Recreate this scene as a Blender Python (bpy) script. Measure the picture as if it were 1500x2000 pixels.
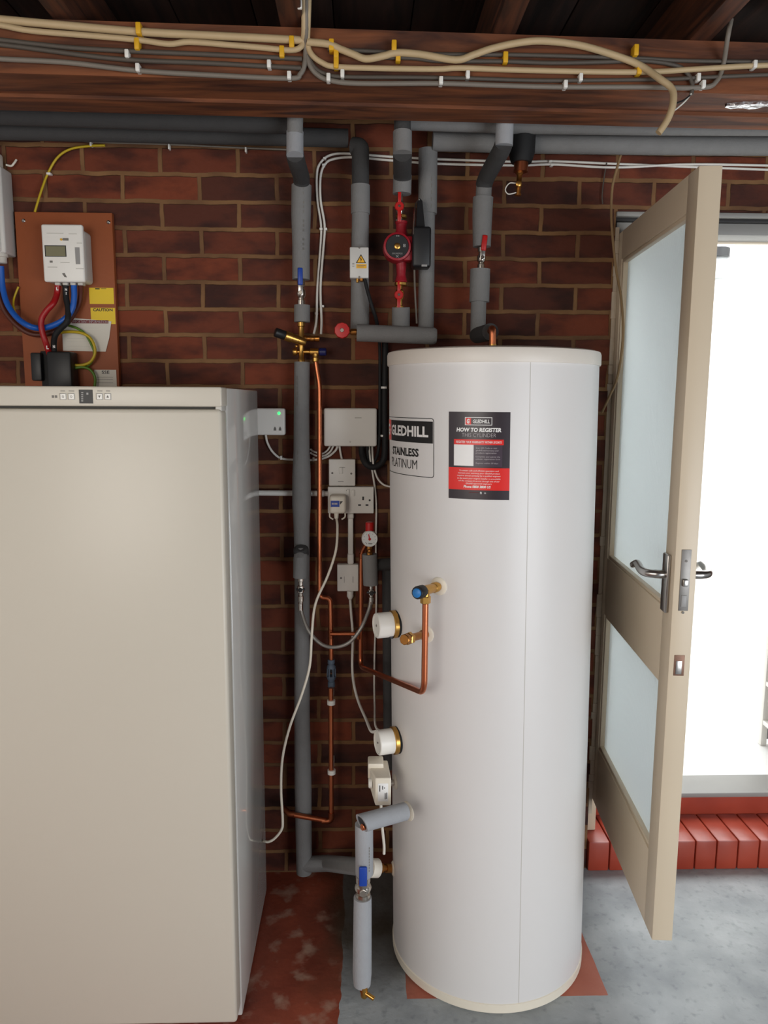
import bpy, bmesh, math, random
from mathutils import Vector, Matrix
random.seed(7)
for o in list(bpy.data.objects): bpy.data.objects.remove(o)
SC = bpy.context.scene
COL = SC.collection

# ------------------------------------------------------------------ camera
EYE = Vector((0, 0, 1.582)); FPX = 1500.0
PITCH = math.atan(220/1500); YAW = 0.03; ROLL = 0.005
_f = Vector((math.sin(YAW)*math.cos(PITCH), math.cos(YAW)*math.cos(PITCH), -math.sin(PITCH)))
_r = Vector((math.cos(YAW), -math.sin(YAW), 0)); _u = _r.cross(_f)
CR = _r*math.cos(ROLL)+_u*math.sin(ROLL); CU = _u*math.cos(ROLL)-_r*math.sin(ROLL)
cam = bpy.data.cameras.new('camera'); co = bpy.data.objects.new('camera', cam); COL.objects.link(co)
co.matrix_world = Matrix(((CR.x, CU.x, -_f.x, EYE.x), (CR.y, CU.y, -_f.y, EYE.y), (CR.z, CU.z, -_f.z, EYE.z), (0, 0, 0, 1)))
cam.sensor_fit = 'VERTICAL'; cam.sensor_height = 36; cam.lens = 27; cam.clip_start = .02
SC.camera = co

# ------------------------------------------------------------------ light
W = bpy.data.worlds.new('world'); SC.world = W; W.use_nodes = True
W.node_tree.nodes['Background'].inputs[0].default_value = (.80, .90, 1.0, 1)
W.node_tree.nodes['Background'].inputs[1].default_value = 1.0
def area(name, loc, target, sx, sy, power, col):
    l = bpy.data.lights.new(name, 'AREA'); l.shape = 'RECTANGLE'; l.size = sx; l.size_y = sy; l.energy = power; l.color = col
    o = bpy.data.objects.new(name, l); COL.objects.link(o); o.location = loc
    o.rotation_euler = (Vector(target)-Vector(loc)).to_track_quat('-Z', 'Y').to_euler(); return o
# daylight through the open garage door behind the camera on the right, and a window on the left
area('garage_door_daylight', (2.25, -1.2, .80), (.3, 2.2, .55), 2.2, 1.5, 62, (.93, .965, 1.0))
area('window_daylight', (-1.10, -.95, 1.62), (-.1, 2.3, 1.25), 1.1, 1.1, 27, (1.0, .945, .86))
# bright sky over the white passage beyond the side door
area('passage_daylight', (1.9, 3.7, 2.66), (1.9, 3.7, 0), 1.6, 1.2, 54, (.95, .98, 1.0))
SC.view_settings.view_transform = 'Standard'; SC.view_settings.look = 'None'
SC.view_settings.exposure = 0.0; SC.view_settings.gamma = 1.0

# ------------------------------------------------------------------ pixel <-> place helpers
def ray(x, y): return _f + CR*((x-750)/FPX) - CU*((y-1000)/FPX)
def at(x, y, Y):
    d = ray(x, y); return EYE + d*(Y/d.y)
def atz(x, y, z):
    d = ray(x, y); return EYE + d*((z-EYE.z)/d.z)
def rp(px, y, Y):                                   # pixels -> metres at depth of plane Y
    return px/FPX*(Y/ray(750, y).y)
def pl(*pts): return [at(*p) for p in pts]

# ------------------------------------------------------------------ materials
def lin(c):
    c = c/255.0
    return c/12.92 if c <= .04045 else ((c+.055)/1.055)**2.4
def rgb(r, g, b): return (lin(r), lin(g), lin(b), 1)
def nmat(name):
    m = bpy.data.materials.new(name); m.use_nodes = True
    nt = m.node_tree; return m, nt, nt.nodes['Principled BSDF']
def mat(name, col, rough=.5, metal=0, var=.08, scale=20, bump=0, bscale=80, coat=0, spec=.5, emit=None, stretch=None):
    m, nt, b = nmat(name); N = nt.nodes; L = nt.links
    tc = N.new('ShaderNodeTexCoord'); no = N.new('ShaderNodeTexNoise'); no.inputs['Scale'].default_value = scale
    no.inputs['Detail'].default_value = 4
    src = tc.outputs['Object']
    if stretch:
        mp = N.new('ShaderNodeMapping'); mp.inputs['Scale'].default_value = stretch; L.new(src, mp.inputs[0]); src = mp.outputs[0]
    L.new(src, no.inputs['Vector'])
    mx = N.new('ShaderNodeMixRGB')
    mx.inputs[1].default_value = tuple(max(0, c*(1-var)) for c in col[:3])+(1,)
    mx.inputs[2].default_value = tuple(min(1, c*(1+var)) for c in col[:3])+(1,)
    L.new(no.outputs['Fac'], mx.inputs[0]); L.new(mx.outputs[0], b.inputs['Base Color'])
    b.inputs['Roughness'].default_value = rough; b.inputs['Metallic'].default_value = metal
    b.inputs['Specular IOR Level'].default_value = spec
    if coat: b.inputs['Coat Weight'].default_value = coat; b.inputs['Coat Roughness'].default_value = .05
    if bump:
        n2 = N.new('ShaderNodeTexNoise'); n2.inputs['Scale'].default_value = bscale; L.new(src, n2.inputs['Vector'])
        bp = N.new('ShaderNodeBump'); bp.inputs['Strength'].default_value = bump; bp.inputs['Distance'].default_value = .01
        L.new(n2.outputs['Fac'], bp.inputs['Height']); L.new(bp.outputs[0], b.inputs['Normal'])
    if emit:
        b.inputs['Emission Color'].default_value = emit[0]; b.inputs['Emission Strength'].default_value = emit[1]
    return m
M = {}
M['fridge'] = mat('cream white enamel', rgb(206, 199, 185), .33, var=.015, scale=3, spec=.35)
M['fridge_side'] = mat('white enamel side', rgb(214, 211, 205), .10, var=.015, scale=3, spec=.55)
M['gap'] = mat('dark rubber and gap shadow', rgb(70, 68, 64), .7)
M['cyl'] = mat('white coated steel', rgb(224, 221, 219), .38, var=.01, scale=4)
M['cream'] = mat('cream plastic', rgb(234, 225, 208), .42, var=.02)
M['lid'] = mat('pale cream plastic', rgb(222, 214, 204), .42, var=.02)
M['tan_cable'] = mat('tan cable', rgb(150, 122, 86), .6, var=.1)
M['white'] = mat('white plastic', rgb(240, 237, 230), .4, var=.02)
M['white2'] = mat('warm white plastic', rgb(234, 227, 214), .45, var=.03)
M['gland'] = mat('pale grey plastic', rgb(196, 192, 184), .5)
M['box_white'] = mat('white painted steel', rgb(205, 203, 198), .4, var=.03)
M['foam'] = mat('grey pipe foam', rgb(128, 127, 126), .85, var=.10, scale=30, bump=.15, bscale=220)
M['foam_lit'] = mat('lit grey pipe foam', rgb(160, 162, 166), .8, var=.07, scale=30, bump=.12, bscale=220)  # same foam, paler and cooler where light falls on it; light put into the colour
M['foam_shaded'] = mat('shaded grey pipe foam', rgb(62, 61, 61), .85, var=.12, scale=25, bump=.15, bscale=200)  # same foam darkened, shade around the beam put into the colour
M['foam_core'] = mat('dark foam core', rgb(52, 52, 55), .9)
M['black'] = mat('black plastic', rgb(24, 24, 26), .45, var=.1)
M['blackrub'] = mat('black rubber', rgb(18, 18, 20), .7, var=.1)
M['copper'] = mat('copper', rgb(208, 124, 86), .33, 1, var=.22, scale=14)
M['copper_dark'] = mat('aged copper', rgb(160, 92, 62), .4, 1, var=.3, scale=20)
M['brass'] = mat('brass', rgb(205, 158, 84), .32, 1, var=.15, scale=30)
M['brass_dark'] = mat('aged brass', rgb(176, 120, 62), .36, 1, var=.2, scale=30)
M['chrome'] = mat('nickel', rgb(206, 198, 188), .22, 1, var=.06)
M['steel'] = mat('brushed steel', rgb(178, 174, 170), .28, 1, var=.06)
M['braid'] = mat('steel braid', rgb(165, 160, 154), .45, .7, var=.25, scale=260)
M['redp'] = mat('red plastic', rgb(190, 24, 22), .38, var=.06)
M['redcast'] = mat('red cast iron', rgb(150, 22, 36), .45, var=.12, scale=40, bump=.1)
M['blue'] = mat('blue plastic', rgb(26, 66, 160), .4, var=.08)
M['navy'] = mat('dark blue plastic', rgb(20, 26, 84), .4, var=.08)
M['skyblue'] = mat('bright blue cap', rgb(40, 120, 190), .4, var=.04)
M['bluecable'] = mat('blue cable', rgb(22, 92, 186), .4, var=.06)
M['redcable'] = mat('red cable', rgb(165, 16, 20), .4, var=.06)
M['browncable'] = mat('brown cable', rgb(86, 36, 22), .5, var=.06)
M['earth'] = mat('green cable', rgb(92, 130, 40), .45, var=.10)
M['earthy'] = mat('yellow and green cable', rgb(196, 168, 30), .45, var=.15)
M['cream_cable'] = mat('cream cable', rgb(190, 166, 128), .55, var=.10)
M['grey_cable'] = mat('grey cable', rgb(122, 114, 104), .55, var=.08)
M['dgrey_cable'] = mat('dark grey cable', rgb(82, 74, 66), .6, var=.08)
M['white_cable'] = mat('white cable', rgb(230, 226, 218), .45, var=.03)
M['yellow'] = mat('yellow clip', rgb(226, 172, 34), .5, var=.06)
M['yellow_label'] = mat('yellow label', rgb(236, 200, 28), .5, var=.03)
M['paper'] = mat('white paper', rgb(222, 216, 204), .7, var=.04)
M['ink'] = mat('black ink', rgb(20, 17, 17), .5)
M['inkgrey'] = mat('grey ink', rgb(120, 116, 110), .6)
M['dred'] = mat('dark red ink', rgb(120, 22, 24), .6)
M['stk_black'] = mat('dark sticker print', rgb(42, 31, 40), .35, var=.04)
M['stk_panel'] = mat('plum sticker print', rgb(62, 48, 62), .35, var=.03)
M['stk_red'] = mat('red sticker print', rgb(226, 26, 18), .35, var=.03)
M['stk_white'] = mat('white sticker print', rgb(240, 238, 236), .4)
M['stk_grey'] = mat('grey sticker print', rgb(176, 168, 172), .4)
M['orange'] = mat('amber warning print', rgb(240, 178, 30), .5)
M['grey_panel'] = mat('grey plastic', rgb(150, 148, 146), .4)
M['lcd'] = mat('olive liquid crystal glass', rgb(120, 116, 84), .1, var=.05, coat=.6)
M['led'] = mat('green lamp', rgb(30, 230, 70), .3, emit=(rgb(40, 255, 90), 4.0))
M['hardboard'] = mat('brown hardboard', rgb(150, 78, 40), .6, var=.10, scale=9, bump=.05)
M['frame'] = mat('cream gloss paint', rgb(210, 193, 168), .35, var=.03, scale=6)
M['doorface'] = mat('cream door paint', rgb(212, 195, 170), .4, var=.03, scale=6)
M['greypaint'] = mat('grey painted steel', rgb(150, 148, 144), .5, var=.04)
M['darksteel'] = mat('dark steel lintel', rgb(34, 32, 32), .6)
M['whitewall'] = mat('white painted wall', rgb(247, 247, 245), .7, var=.01)
M['rust'] = mat('worn latch metal', rgb(128, 96, 80), .5, .5, var=.35, scale=120)
M['bluegrey'] = mat('blue grey plastic', rgb(88, 102, 118), .5, var=.06)
M['gauge'] = mat('white gauge face', rgb(222, 224, 222), .35)
M['latchmetal'] = mat('dull latch steel', rgb(132, 128, 124), .45, .8, var=.15, scale=60)
M['foil'] = mat('silver foil', rgb(210, 210, 212), .3, 1, bump=.6, bscale=60)
M['plaster'] = mat('plaster', rgb(190, 174, 154), .8, var=.15, scale=40)

def wood(name, c1, c2, sc=(1, 12, 12)):
    m, nt, b = nmat(name); N = nt.nodes; L = nt.links
    tc = N.new('ShaderNodeTexCoord'); mp = N.new('ShaderNodeMapping'); mp.inputs['Scale'].default_value = sc
    L.new(tc.outputs['Object'], mp.inputs[0])
    n1 = N.new('ShaderNodeTexNoise'); n1.inputs['Scale'].default_value = 3.0; n1.inputs['Detail'].default_value = 8; n1.inputs['Distortion'].default_value = .6
    L.new(mp.outputs[0], n1.inputs['Vector'])
    rp_ = N.new('ShaderNodeValToRGB'); rp_.color_ramp.elements[0].position = .34; rp_.color_ramp.elements[1].position = .68
    rp_.color_ramp.elements[0].color = c1; rp_.color_ramp.elements[1].color = c2
    L.new(n1.outputs['Fac'], rp_.inputs[0]); L.new(rp_.outputs[0], b.inputs['Base Color'])
    b.inputs['Roughness'].default_value = .7
    bp = N.new('ShaderNodeBump'); bp.inputs['Strength'].default_value = .3; bp.inputs['Distance'].default_value = .01
    L.new(n1.outputs['Fac'], bp.inputs['Height']); L.new(bp.outputs[0], b.inputs['Normal'])
    return m
M['beam'] = wood('old stained timber', rgb(62, 30, 16), rgb(136, 78, 43), (1.2, 9, 9))
M['joist'] = wood('old joist timber', rgb(48, 24, 14), rgb(112, 62, 36), (14, 1.2, 14))
M['boards'] = wood('dark ceiling boards', rgb(28, 18, 14), rgb(64, 42, 32), (10, 1, 10))

def brick_material():
    m, nt, b = nmat('red brown brickwork'); N = nt.nodes; L = nt.links
    tc = N.new('ShaderNodeTexCoord'); sp = N.new('ShaderNodeSeparateXYZ'); L.new(tc.outputs['Object'], sp.inputs[0])
    def math_(op, a, bb):
        n = N.new('ShaderNodeMath'); n.operation = op
        for i, v in enumerate((a, bb)):
            if isinstance(v, (int, float)): n.inputs[i].default_value = v
            else: L.new(v, n.inputs[i])
        return n.outputs[0]
    BW, RH = .2262, .0771
    xj = at(1057, 427, 2.4).x; z0 = at(750, 399, 2.4).z
    nz = N.new('ShaderNodeTexNoise'); nz.inputs['Scale'].default_value = 14; nz.inputs['Detail'].default_value = 3
    L.new(tc.outputs['Object'], nz.inputs['Vector'])
    wob = math_('MULTIPLY', math_('SUBTRACT', nz.outputs['Fac'], .5), .010)
    xs = math_('ADD', math_('ADD', math_('ADD', sp.outputs[0], sp.outputs[1]), -2.4-xj+50*BW), wob)
    zs = math_('ADD', math_('ADD', sp.outputs[2], -z0+100*RH), wob)
    cb = N.new('ShaderNodeCombineXYZ'); L.new(xs, cb.inputs[0]); L.new(zs, cb.inputs[1])
    bt = N.new('ShaderNodeTexBrick'); bt.offset = .5; bt.offset_frequency = 2
    bt.inputs['Scale'].default_value = 1; bt.inputs['Brick Width'].default_value = BW; bt.inputs['Row Height'].default_value = RH
    bt.inputs['Mortar Size'].default_value = .0074; bt.inputs['Mortar Smooth'].default_value = .35; bt.inputs['Bias'].default_value = 0
    bt.inputs['Color1'].default_value = rgb(124, 55, 27); bt.inputs['Color2'].default_value = rgb(72, 31, 17)
    bt.inputs['Mortar'].default_value = rgb(150, 118, 88)
    L.new(cb.outputs[0], bt.inputs['Vector'])
    # dark burnt patches
    mp = N.new('ShaderNodeMapping'); mp.inputs['Scale'].default_value = (6, 6, 14); L.new(tc.outputs['Object'], mp.inputs[0])
    n1 = N.new('ShaderNodeTexNoise'); n1.inputs['Scale'].default_value = 1.3; n1.inputs['Detail'].default_value = 5; L.new(mp.outputs[0], n1.inputs['Vector'])
    r1 = N.new('ShaderNodeValToRGB'); r1.color_ramp.elements[0].position = .42; r1.color_ramp.elements[1].position = .64
    r1.color_ramp.elements[0].color = (1, 1, 1, 1); r1.color_ramp.elements[1].color = (.38, .32, .30, 1); L.new(n1.outputs['Fac'], r1.inputs[0])
    mul = N.new('ShaderNodeMixRGB'); mul.blend_type = 'MULTIPLY'; mul.inputs[0].default_value = 1
    L.new(bt.outputs['Color'], mul.inputs[1]); L.new(r1.outputs[0], mul.inputs[2])
    # keep mortar mostly clean
    keep = N.new('ShaderNodeMixRGB'); L.new(bt.outputs['Fac'], keep.inputs[0]); L.new(mul.outputs[0], keep.inputs[1])
    mg = N.new('ShaderNodeTexNoise'); mg.inputs['Scale'].default_value = 7; mg.inputs['Detail'].default_value = 5; L.new(tc.outputs['Object'], mg.inputs['Vector'])
    rm = N.new('ShaderNodeValToRGB'); rm.color_ramp.elements[0].position = .3; rm.color_ramp.elements[1].position = .75
    rm.color_ramp.elements[0].color = rgb(92, 60, 36); rm.color_ramp.elements[1].color = rgb(146, 106, 66); L.new(mg.outputs['Fac'], rm.inputs[0])
    L.new(rm.outputs[0], keep.inputs[2])
    L.new(keep.outputs[0], b.inputs['Base Color']); b.inputs['Roughness'].default_value = .8
    n3 = N.new('ShaderNodeTexNoise'); n3.inputs['Scale'].default_value = 60; n3.inputs['Detail'].default_value = 6; L.new(tc.outputs['Object'], n3.inputs['Vector'])
    h = math_('ADD', math_('MULTIPLY', bt.outputs['Fac'], -.8), math_('MULTIPLY', n3.outputs['Fac'], .35))
    bp = N.new('ShaderNodeBump'); bp.inputs['Strength'].default_value = .7; bp.inputs['Distance'].default_value = .008
    L.new(h, bp.inputs['Height']); L.new(bp.outputs[0], b.inputs['Normal'])
    return m
M['brick'] = brick_material()

def floor_material():
    m, nt, b = nmat('red painted and grey concrete floor'); N = nt.nodes; L = nt.links
    tc = N.new('ShaderNodeTexCoord')
    def noise(s, d=5):
        n = N.new('ShaderNodeTexNoise'); n.inputs['Scale'].default_value = s; n.inputs['Detail'].default_value = d
        L.new(tc.outputs['Object'], n.inputs['Vector']); return n.outputs['Fac']
    def mth(op, a, bb=0):
        n = N.new('ShaderNodeMath'); n.operation = op
        for i, v in enumerate((a, bb)):
            if isinstance(v, (int, float)): n.inputs[i].default_value = v
            else: L.new(v, n.inputs[i])
        return n.outputs[0]
    def ramp(f, p0, c0, p1, c1):
        r = N.new('ShaderNodeValToRGB'); e = r.color_ramp.elements
        e[0].position = p0; e[0].color = c0; e[1].position = p1; e[1].color = c1; L.new(f, r.inputs[0]); return r.outputs[0]
    def mix(f, a, bb):
        n = N.new('ShaderNodeMixRGB')
        for i, v in ((0, f), (1, a), (2, bb)):
            if isinstance(v, (tuple, float, int)): n.inputs[i].default_value = v
            else: L.new(v, n.inputs[i])
        return n.outputs[0]
    sp = N.new('ShaderNodeSeparateXYZ'); L.new(tc.outputs['Object'], sp.inputs[0])
    wob = mth('MULTIPLY', mth('SUBTRACT', noise(9), .5), .03)
    x = mth('ADD', sp.outputs[0], wob); y = mth('ADD', sp.outputs[1], wob)
    red = ramp(noise(4), .3, rgb(112, 46, 30), .7, rgb(168, 84, 60))
    worn = ramp(noise(15, 7), .54, (0, 0, 0, 1), .70, (1, 1, 1, 1))
    red = mix(mth('MULTIPLY', worn, .6), red, rgb(190, 160, 140))
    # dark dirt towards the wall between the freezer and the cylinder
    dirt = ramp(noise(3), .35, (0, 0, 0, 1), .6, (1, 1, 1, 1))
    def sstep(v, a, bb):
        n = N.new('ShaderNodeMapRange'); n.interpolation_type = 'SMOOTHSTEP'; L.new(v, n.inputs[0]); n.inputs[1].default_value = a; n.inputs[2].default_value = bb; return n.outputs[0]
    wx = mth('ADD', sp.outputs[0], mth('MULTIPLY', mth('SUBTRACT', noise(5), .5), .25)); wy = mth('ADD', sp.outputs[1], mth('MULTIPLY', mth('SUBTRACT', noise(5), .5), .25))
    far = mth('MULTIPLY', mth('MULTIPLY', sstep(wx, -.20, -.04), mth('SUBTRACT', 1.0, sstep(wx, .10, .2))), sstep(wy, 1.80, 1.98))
    gry = ramp(noise(6, 8), .3, rgb(138, 144, 148), .72, rgb(184, 189, 191))
    speck = ramp(noise(40, 4), .56, (1, 1, 1, 1), .74, (.72, .73, .74, 1))
    mm = N.new('ShaderNodeMixRGB'); mm.blend_type = 'MULTIPLY'; mm.inputs[0].default_value = 1; L.new(gry, mm.inputs[1]); L.new(speck, mm.inputs[2]); gry = mm.outputs[0]
    isg = mth('GREATER_THAN', x, -.056)
    x2 = mth('ADD', sp.outputs[0], mth('MULTIPLY', wob, .25)); y2 = mth('ADD', sp.outputs[1], mth('MULTIPLY', wob, .25))
    patch = mth('MULTIPLY', mth('MULTIPLY', mth('GREATER_THAN', x2, .123), mth('LESS_THAN', x2, .664)), mth('MULTIPLY', mth('GREATER_THAN', y2, 1.835), mth('LESS_THAN', y2, 2.33)))
    isg = mth('MULTIPLY', isg, mth('SUBTRACT', 1.0, patch))
    redp = mix(patch, red, ramp(noise(8), .3, rgb(168, 92, 72), .7, rgb(186, 112, 92)))
    c = mix(isg, redp, gry)
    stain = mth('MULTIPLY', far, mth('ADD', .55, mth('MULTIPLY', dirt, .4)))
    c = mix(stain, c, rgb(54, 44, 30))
    L.new(c, b.inputs['Base Color']); b.inputs['Roughness'].default_value = .55
    bp = N.new('ShaderNodeBump'); bp.inputs['Strength'].default_value = .2; bp.inputs['Distance'].default_value = .01
    L.new(noise(50), bp.inputs['Height']); L.new(bp.outputs[0], b.inputs['Normal'])
    return m
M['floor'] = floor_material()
def redstep_material():
    m, nt, b = nmat('red painted brick'); N = nt.nodes; L = nt.links
    tc = N.new('ShaderNodeTexCoord'); n = N.new('ShaderNodeTexNoise'); n.inputs['Scale'].default_value = 8; L.new(tc.outputs['Object'], n.inputs['Vector'])
    r = N.new('ShaderNodeValToRGB'); r.color_ramp.elements[0].color = rgb(140, 46, 28); r.color_ramp.elements[1].color = rgb(186, 78, 56)
    L.new(n.outputs['Fac'], r.inputs[0]); L.new(r.outputs[0], b.inputs['Base Color']); b.inputs['Roughness'].default_value = .35
    bp = N.new('ShaderNodeBump'); bp.inputs['Strength'].default_value = .25; bp.inputs['Distance'].default_value = .01
    L.new(n.outputs['Fac'], bp.inputs['Height']); L.new(bp.outputs[0], b.inputs['Normal']); return m
M['redstep'] = redstep_material()
def glass_material():
    m, nt, b = nmat('reeded obscure glass'); N = nt.nodes; L = nt.links
    b.inputs['Base Color'].default_value = rgb(240, 246, 246); b.inputs['Roughness'].default_value = .4
    b.inputs['Transmission Weight'].default_value = .75; b.inputs['IOR'].default_value = 1.45
    tc = N.new('ShaderNodeTexCoord'); wv = N.new('ShaderNodeTexWave'); wv.bands_direction = 'Y'; wv.inputs['Scale'].default_value = 55
    L.new(tc.outputs['Object'], wv.inputs['Vector'])
    bp = N.new('ShaderNodeBump'); bp.inputs['Strength'].default_value = .7; bp.inputs['Distance'].default_value = .003
    L.new(wv.outputs['Fac'], bp.inputs['Height']); L.new(bp.outputs[0], b.inputs['Normal'])
    tr = N.new('ShaderNodeBsdfTranslucent'); tr.inputs['Color'].default_value = rgb(242, 248, 249); L.new(bp.outputs[0], tr.inputs['Normal'])
    mx = N.new('ShaderNodeMixShader'); mx.inputs[0].default_value = .5; L.new(b.outputs[0], mx.inputs[1]); L.new(tr.outputs[0], mx.inputs[2])
    L.new(mx.outputs[0], nt.nodes['Material Output'].inputs[0]); return m
M['glass'] = glass_material()
m_, nt_, b_ = nmat('clear ribbed glass'); b_.inputs['Transmission Weight'].default_value = .8; b_.inputs['Roughness'].default_value = .1; b_.inputs['Base Color'].default_value = (.72, .76, .76, 1)
nz_ = nt_.nodes.new('ShaderNodeTexNoise'); nz_.inputs['Scale'].default_value = 90; bp_ = nt_.nodes.new('ShaderNodeBump'); bp_.inputs['Strength'].default_value = .4
nt_.links.new(nz_.outputs['Fac'], bp_.inputs['Height']); nt_.links.new(bp_.outputs[0], b_.inputs['Normal']); M['clearglass'] = m_

# ------------------------------------------------------------------ mesh helpers
ORG = {}
class MB:
    def __init__(s): s.v = []; s.f = []; s.mi = []; s.m = 0; s.flat = set()
    def add(s, verts, faces):
        o = len(s.v); s.v += [Vector(v) for v in verts]; s.f += [tuple(i+o for i in f) for f in faces]; s.mi += [s.m]*len(faces); return s
    def box(s, lo, hi, bev=0, seg=2, R=None):
        lo = Vector(lo); hi = Vector(hi); c = (lo+hi)/2; d = hi-lo
        bm = bmesh.new(); bmesh.ops.create_cube(bm, size=1)
        for v in bm.verts: v.co = Vector((v.co.x*d.x, v.co.y*d.y, v.co.z*d.z))
        if bev: bmesh.ops.bevel(bm, geom=bm.edges[:], offset=min(bev, min(d)*.49), segments=seg, affect='EDGES', profile=.5)
        bm.verts.index_update()
        vs = [(R @ v.co if R else v.co)+c for v in bm.verts]
        big = [i for i, f in enumerate(bm.faces) if max(abs(c) for c in f.normal) > .9995]
        fs = [[v.index for v in f.verts] for f in bm.faces]; bm.free()
        s.flat |= {len(s.f)+i for i in big}
        return s.add(vs, fs)
    def obox(s, c, ax, ay, az, bev=0, seg=2):         # oriented box: half vectors ax, ay, az
        ax, ay, az = Vector(ax), Vector(ay), Vector(az)
        R = Matrix((ax.normalized(), ay.normalized(), az.normalized())).transposed()
        h = Vector((ax.length, ay.length, az.length)); c = Vector(c)
        return s.box(c-h, c+h, bev, seg, R)
    def tube(s, pts, r, seg=14, cap=True):
        pts = [Vector(p) for p in pts]
        P = [pts[0]]; 
        for p in pts[1:]:
            if (p-P[-1]).length > 1e-6: P.append(p)
        n = len(P); rs = r if isinstance(r, (list, tuple)) else [r]*n
        if len(rs) != n: rs = [rs[min(i, len(rs)-1)] for i in range(n)]
        T = []
        for i in range(n):
            a = (P[i]-P[i-1]).normalized() if i > 0 else None; b = (P[i+1]-P[i]).normalized() if i < n-1 else None
            t = (a+b) if a is not None and b is not None else (a if a is not None else b)
            T.append(t.normalized() if t.length > 1e-6 else (b or a))
        ref = Vector((0, 0, 1)) if abs(T[0].z) < .9 else Vector((1, 0, 0))
        nn = (ref-T[0]*ref.dot(T[0])).normalized(); vs = []; fs = []
        for i in range(n):
            nn = nn-T[i]*nn.dot(T[i]); nn.normalize(); bb = T[i].cross(nn)
            k = 1.0
            for j in range(seg):
                a = 2*math.pi*j/seg; vs.append(P[i]+(nn*math.cos(a)+bb*math.sin(a))*rs[i])
        for i in range(n-1):
            for j in range(seg):
                k = (j+1) % seg; fs.append((i*seg+j, i*seg+k, (i+1)*seg+k, (i+1)*seg+j))
        if cap: fs.append(tuple(range(seg-1, -1, -1))); fs.append(tuple((n-1)*seg+j for j in range(seg)))
        return s.add(vs, fs)
    def lathe(s, o, axis, prof, seg=28):              # prof: (radius, distance along axis)
        o = Vector(o); t = Vector(axis).normalized(); ref = Vector((0, 0, 1)) if abs(t.z) < .9 else Vector((1, 0, 0))
        n = (ref-t*ref.dot(t)).normalized(); b = t.cross(n); vs = []; fs = []
        for (r, h) in prof:
            for j in range(seg):
                a = 2*math.pi*j/seg; vs.append(o+t*h+(n*math.cos(a)+b*math.sin(a))*max(r, 1e-5))
        for i in range(len(prof)-1):
            for j in range(seg):
                k = (j+1) % seg; fs.append((i*seg+j, i*seg+k, (i+1)*seg+k, (i+1)*seg+j))
        fs.append(tuple(range(seg-1, -1, -1))); fs.append(tuple((len(prof)-1)*seg+j for j in range(seg)))
        return s.add(vs, fs)
    def cyl(s, a, b, r, seg=24):
        a = Vector(a); b = Vector(b); L = (b-a).length; e = min(r*.12, L*.2)
        return s.lathe(a, b-a, [(r-e, 0), (r, e), (r, L-e), (r-e, L)], seg)
    def prism(s, poly, vec):
        vec = Vector(vec); n = len(poly); vs = [Vector(p) for p in poly]+[Vector(p)+vec for p in poly]
        fs = [tuple(range(n-1, -1, -1)), tuple(range(n, 2*n))]+[(i, (i+1) % n, n+(i+1) % n, n+i) for i in range(n)]
        return s.add(vs, fs)
    def build(s, name, material, parent=None, sharp=38, org0=False):
        me = bpy.data.meshes.new(name)
        if parent is None:
            xs = [v.x for v in s.v]; ys = [v.y for v in s.v]; zs = [v.z for v in s.v]
            org = Vector((0, 0, 0)) if org0 else Vector(((min(xs)+max(xs))/2, (min(ys)+max(ys))/2, min(zs)))
        else: org = ORG[parent.name]
        me.from_pydata([v-org for v in s.v], [], s.f)
        bm = bmesh.new(); bm.from_mesh(me); bm.normal_update(); bmesh.ops.recalc_face_normals(bm, faces=bm.faces[:]); bm.to_mesh(me); bm.free()
        mats = material if isinstance(material, (list, tuple)) else [material]
        for k in mats: me.materials.append(M[k] if isinstance(k, str) else k)
        for i, p in enumerate(me.polygons): p.use_smooth = i not in s.flat; p.material_index = s.mi[i]
        me.set_sharp_from_angle(angle=math.radians(sharp))
        o = bpy.data.objects.new(name, me); COL.objects.link(o)
        if parent is None: o.location = org
        else: o.parent = parent
        ORG[o.name] = org
        return o
def fillet(pts, r, n=6):
    P = [Vector(p) for p in pts]; out = [P[0]]
    for i in range(1, len(P)-1):
        a = P[i-1]-P[i]; b = P[i+1]-P[i]; k = min(r, a.length*.48, b.length*.48)
        p0 = P[i]+a.normalized()*k; p1 = P[i]+b.normalized()*k
        for j in range(n+1):
            t = j/n; out.append(p0*(1-t)**2+P[i]*2*t*(1-t)+p1*t*t)
    out.append(P[-1]); return out
def smooth(pts, n=6):
    P = [Vector(p) for p in pts]; out = []
    for i in range(len(P)-1):
        p0 = P[max(i-1, 0)]; p1 = P[i]; p2 = P[i+1]; p3 = P[min(i+2, len(P)-1)]
        for j in range(n):
            t = j/n
            out.append(.5*((2*p1)+(p2-p0)*t+(2*p0-5*p1+4*p2-p3)*t*t+(3*p1-p0-3*p2+p3)*t**3))
    out.append(P[-1]); return out
def setp(o, label, cat, group=None):
    o['label'] = label; o['category'] = cat
    if group: o['group'] = group
    return o
def thing(name, label, cat, loc, group=None):
    o = bpy.data.objects.new(name, None); COL.objects.link(o); o.location = Vector(loc); o.empty_display_size = .05
    ORG[o.name] = Vector(loc); return setp(o, label, cat, group)
def struct(o, label=None):
    o['kind'] = 'structure'
    if label: o['label'] = label
    return o
def B(lo, hi, bev=0, seg=2): return MB().box(lo, hi, bev, seg)
def T(pts, r, seg=14): return MB().tube(pts, r, seg)

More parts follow.
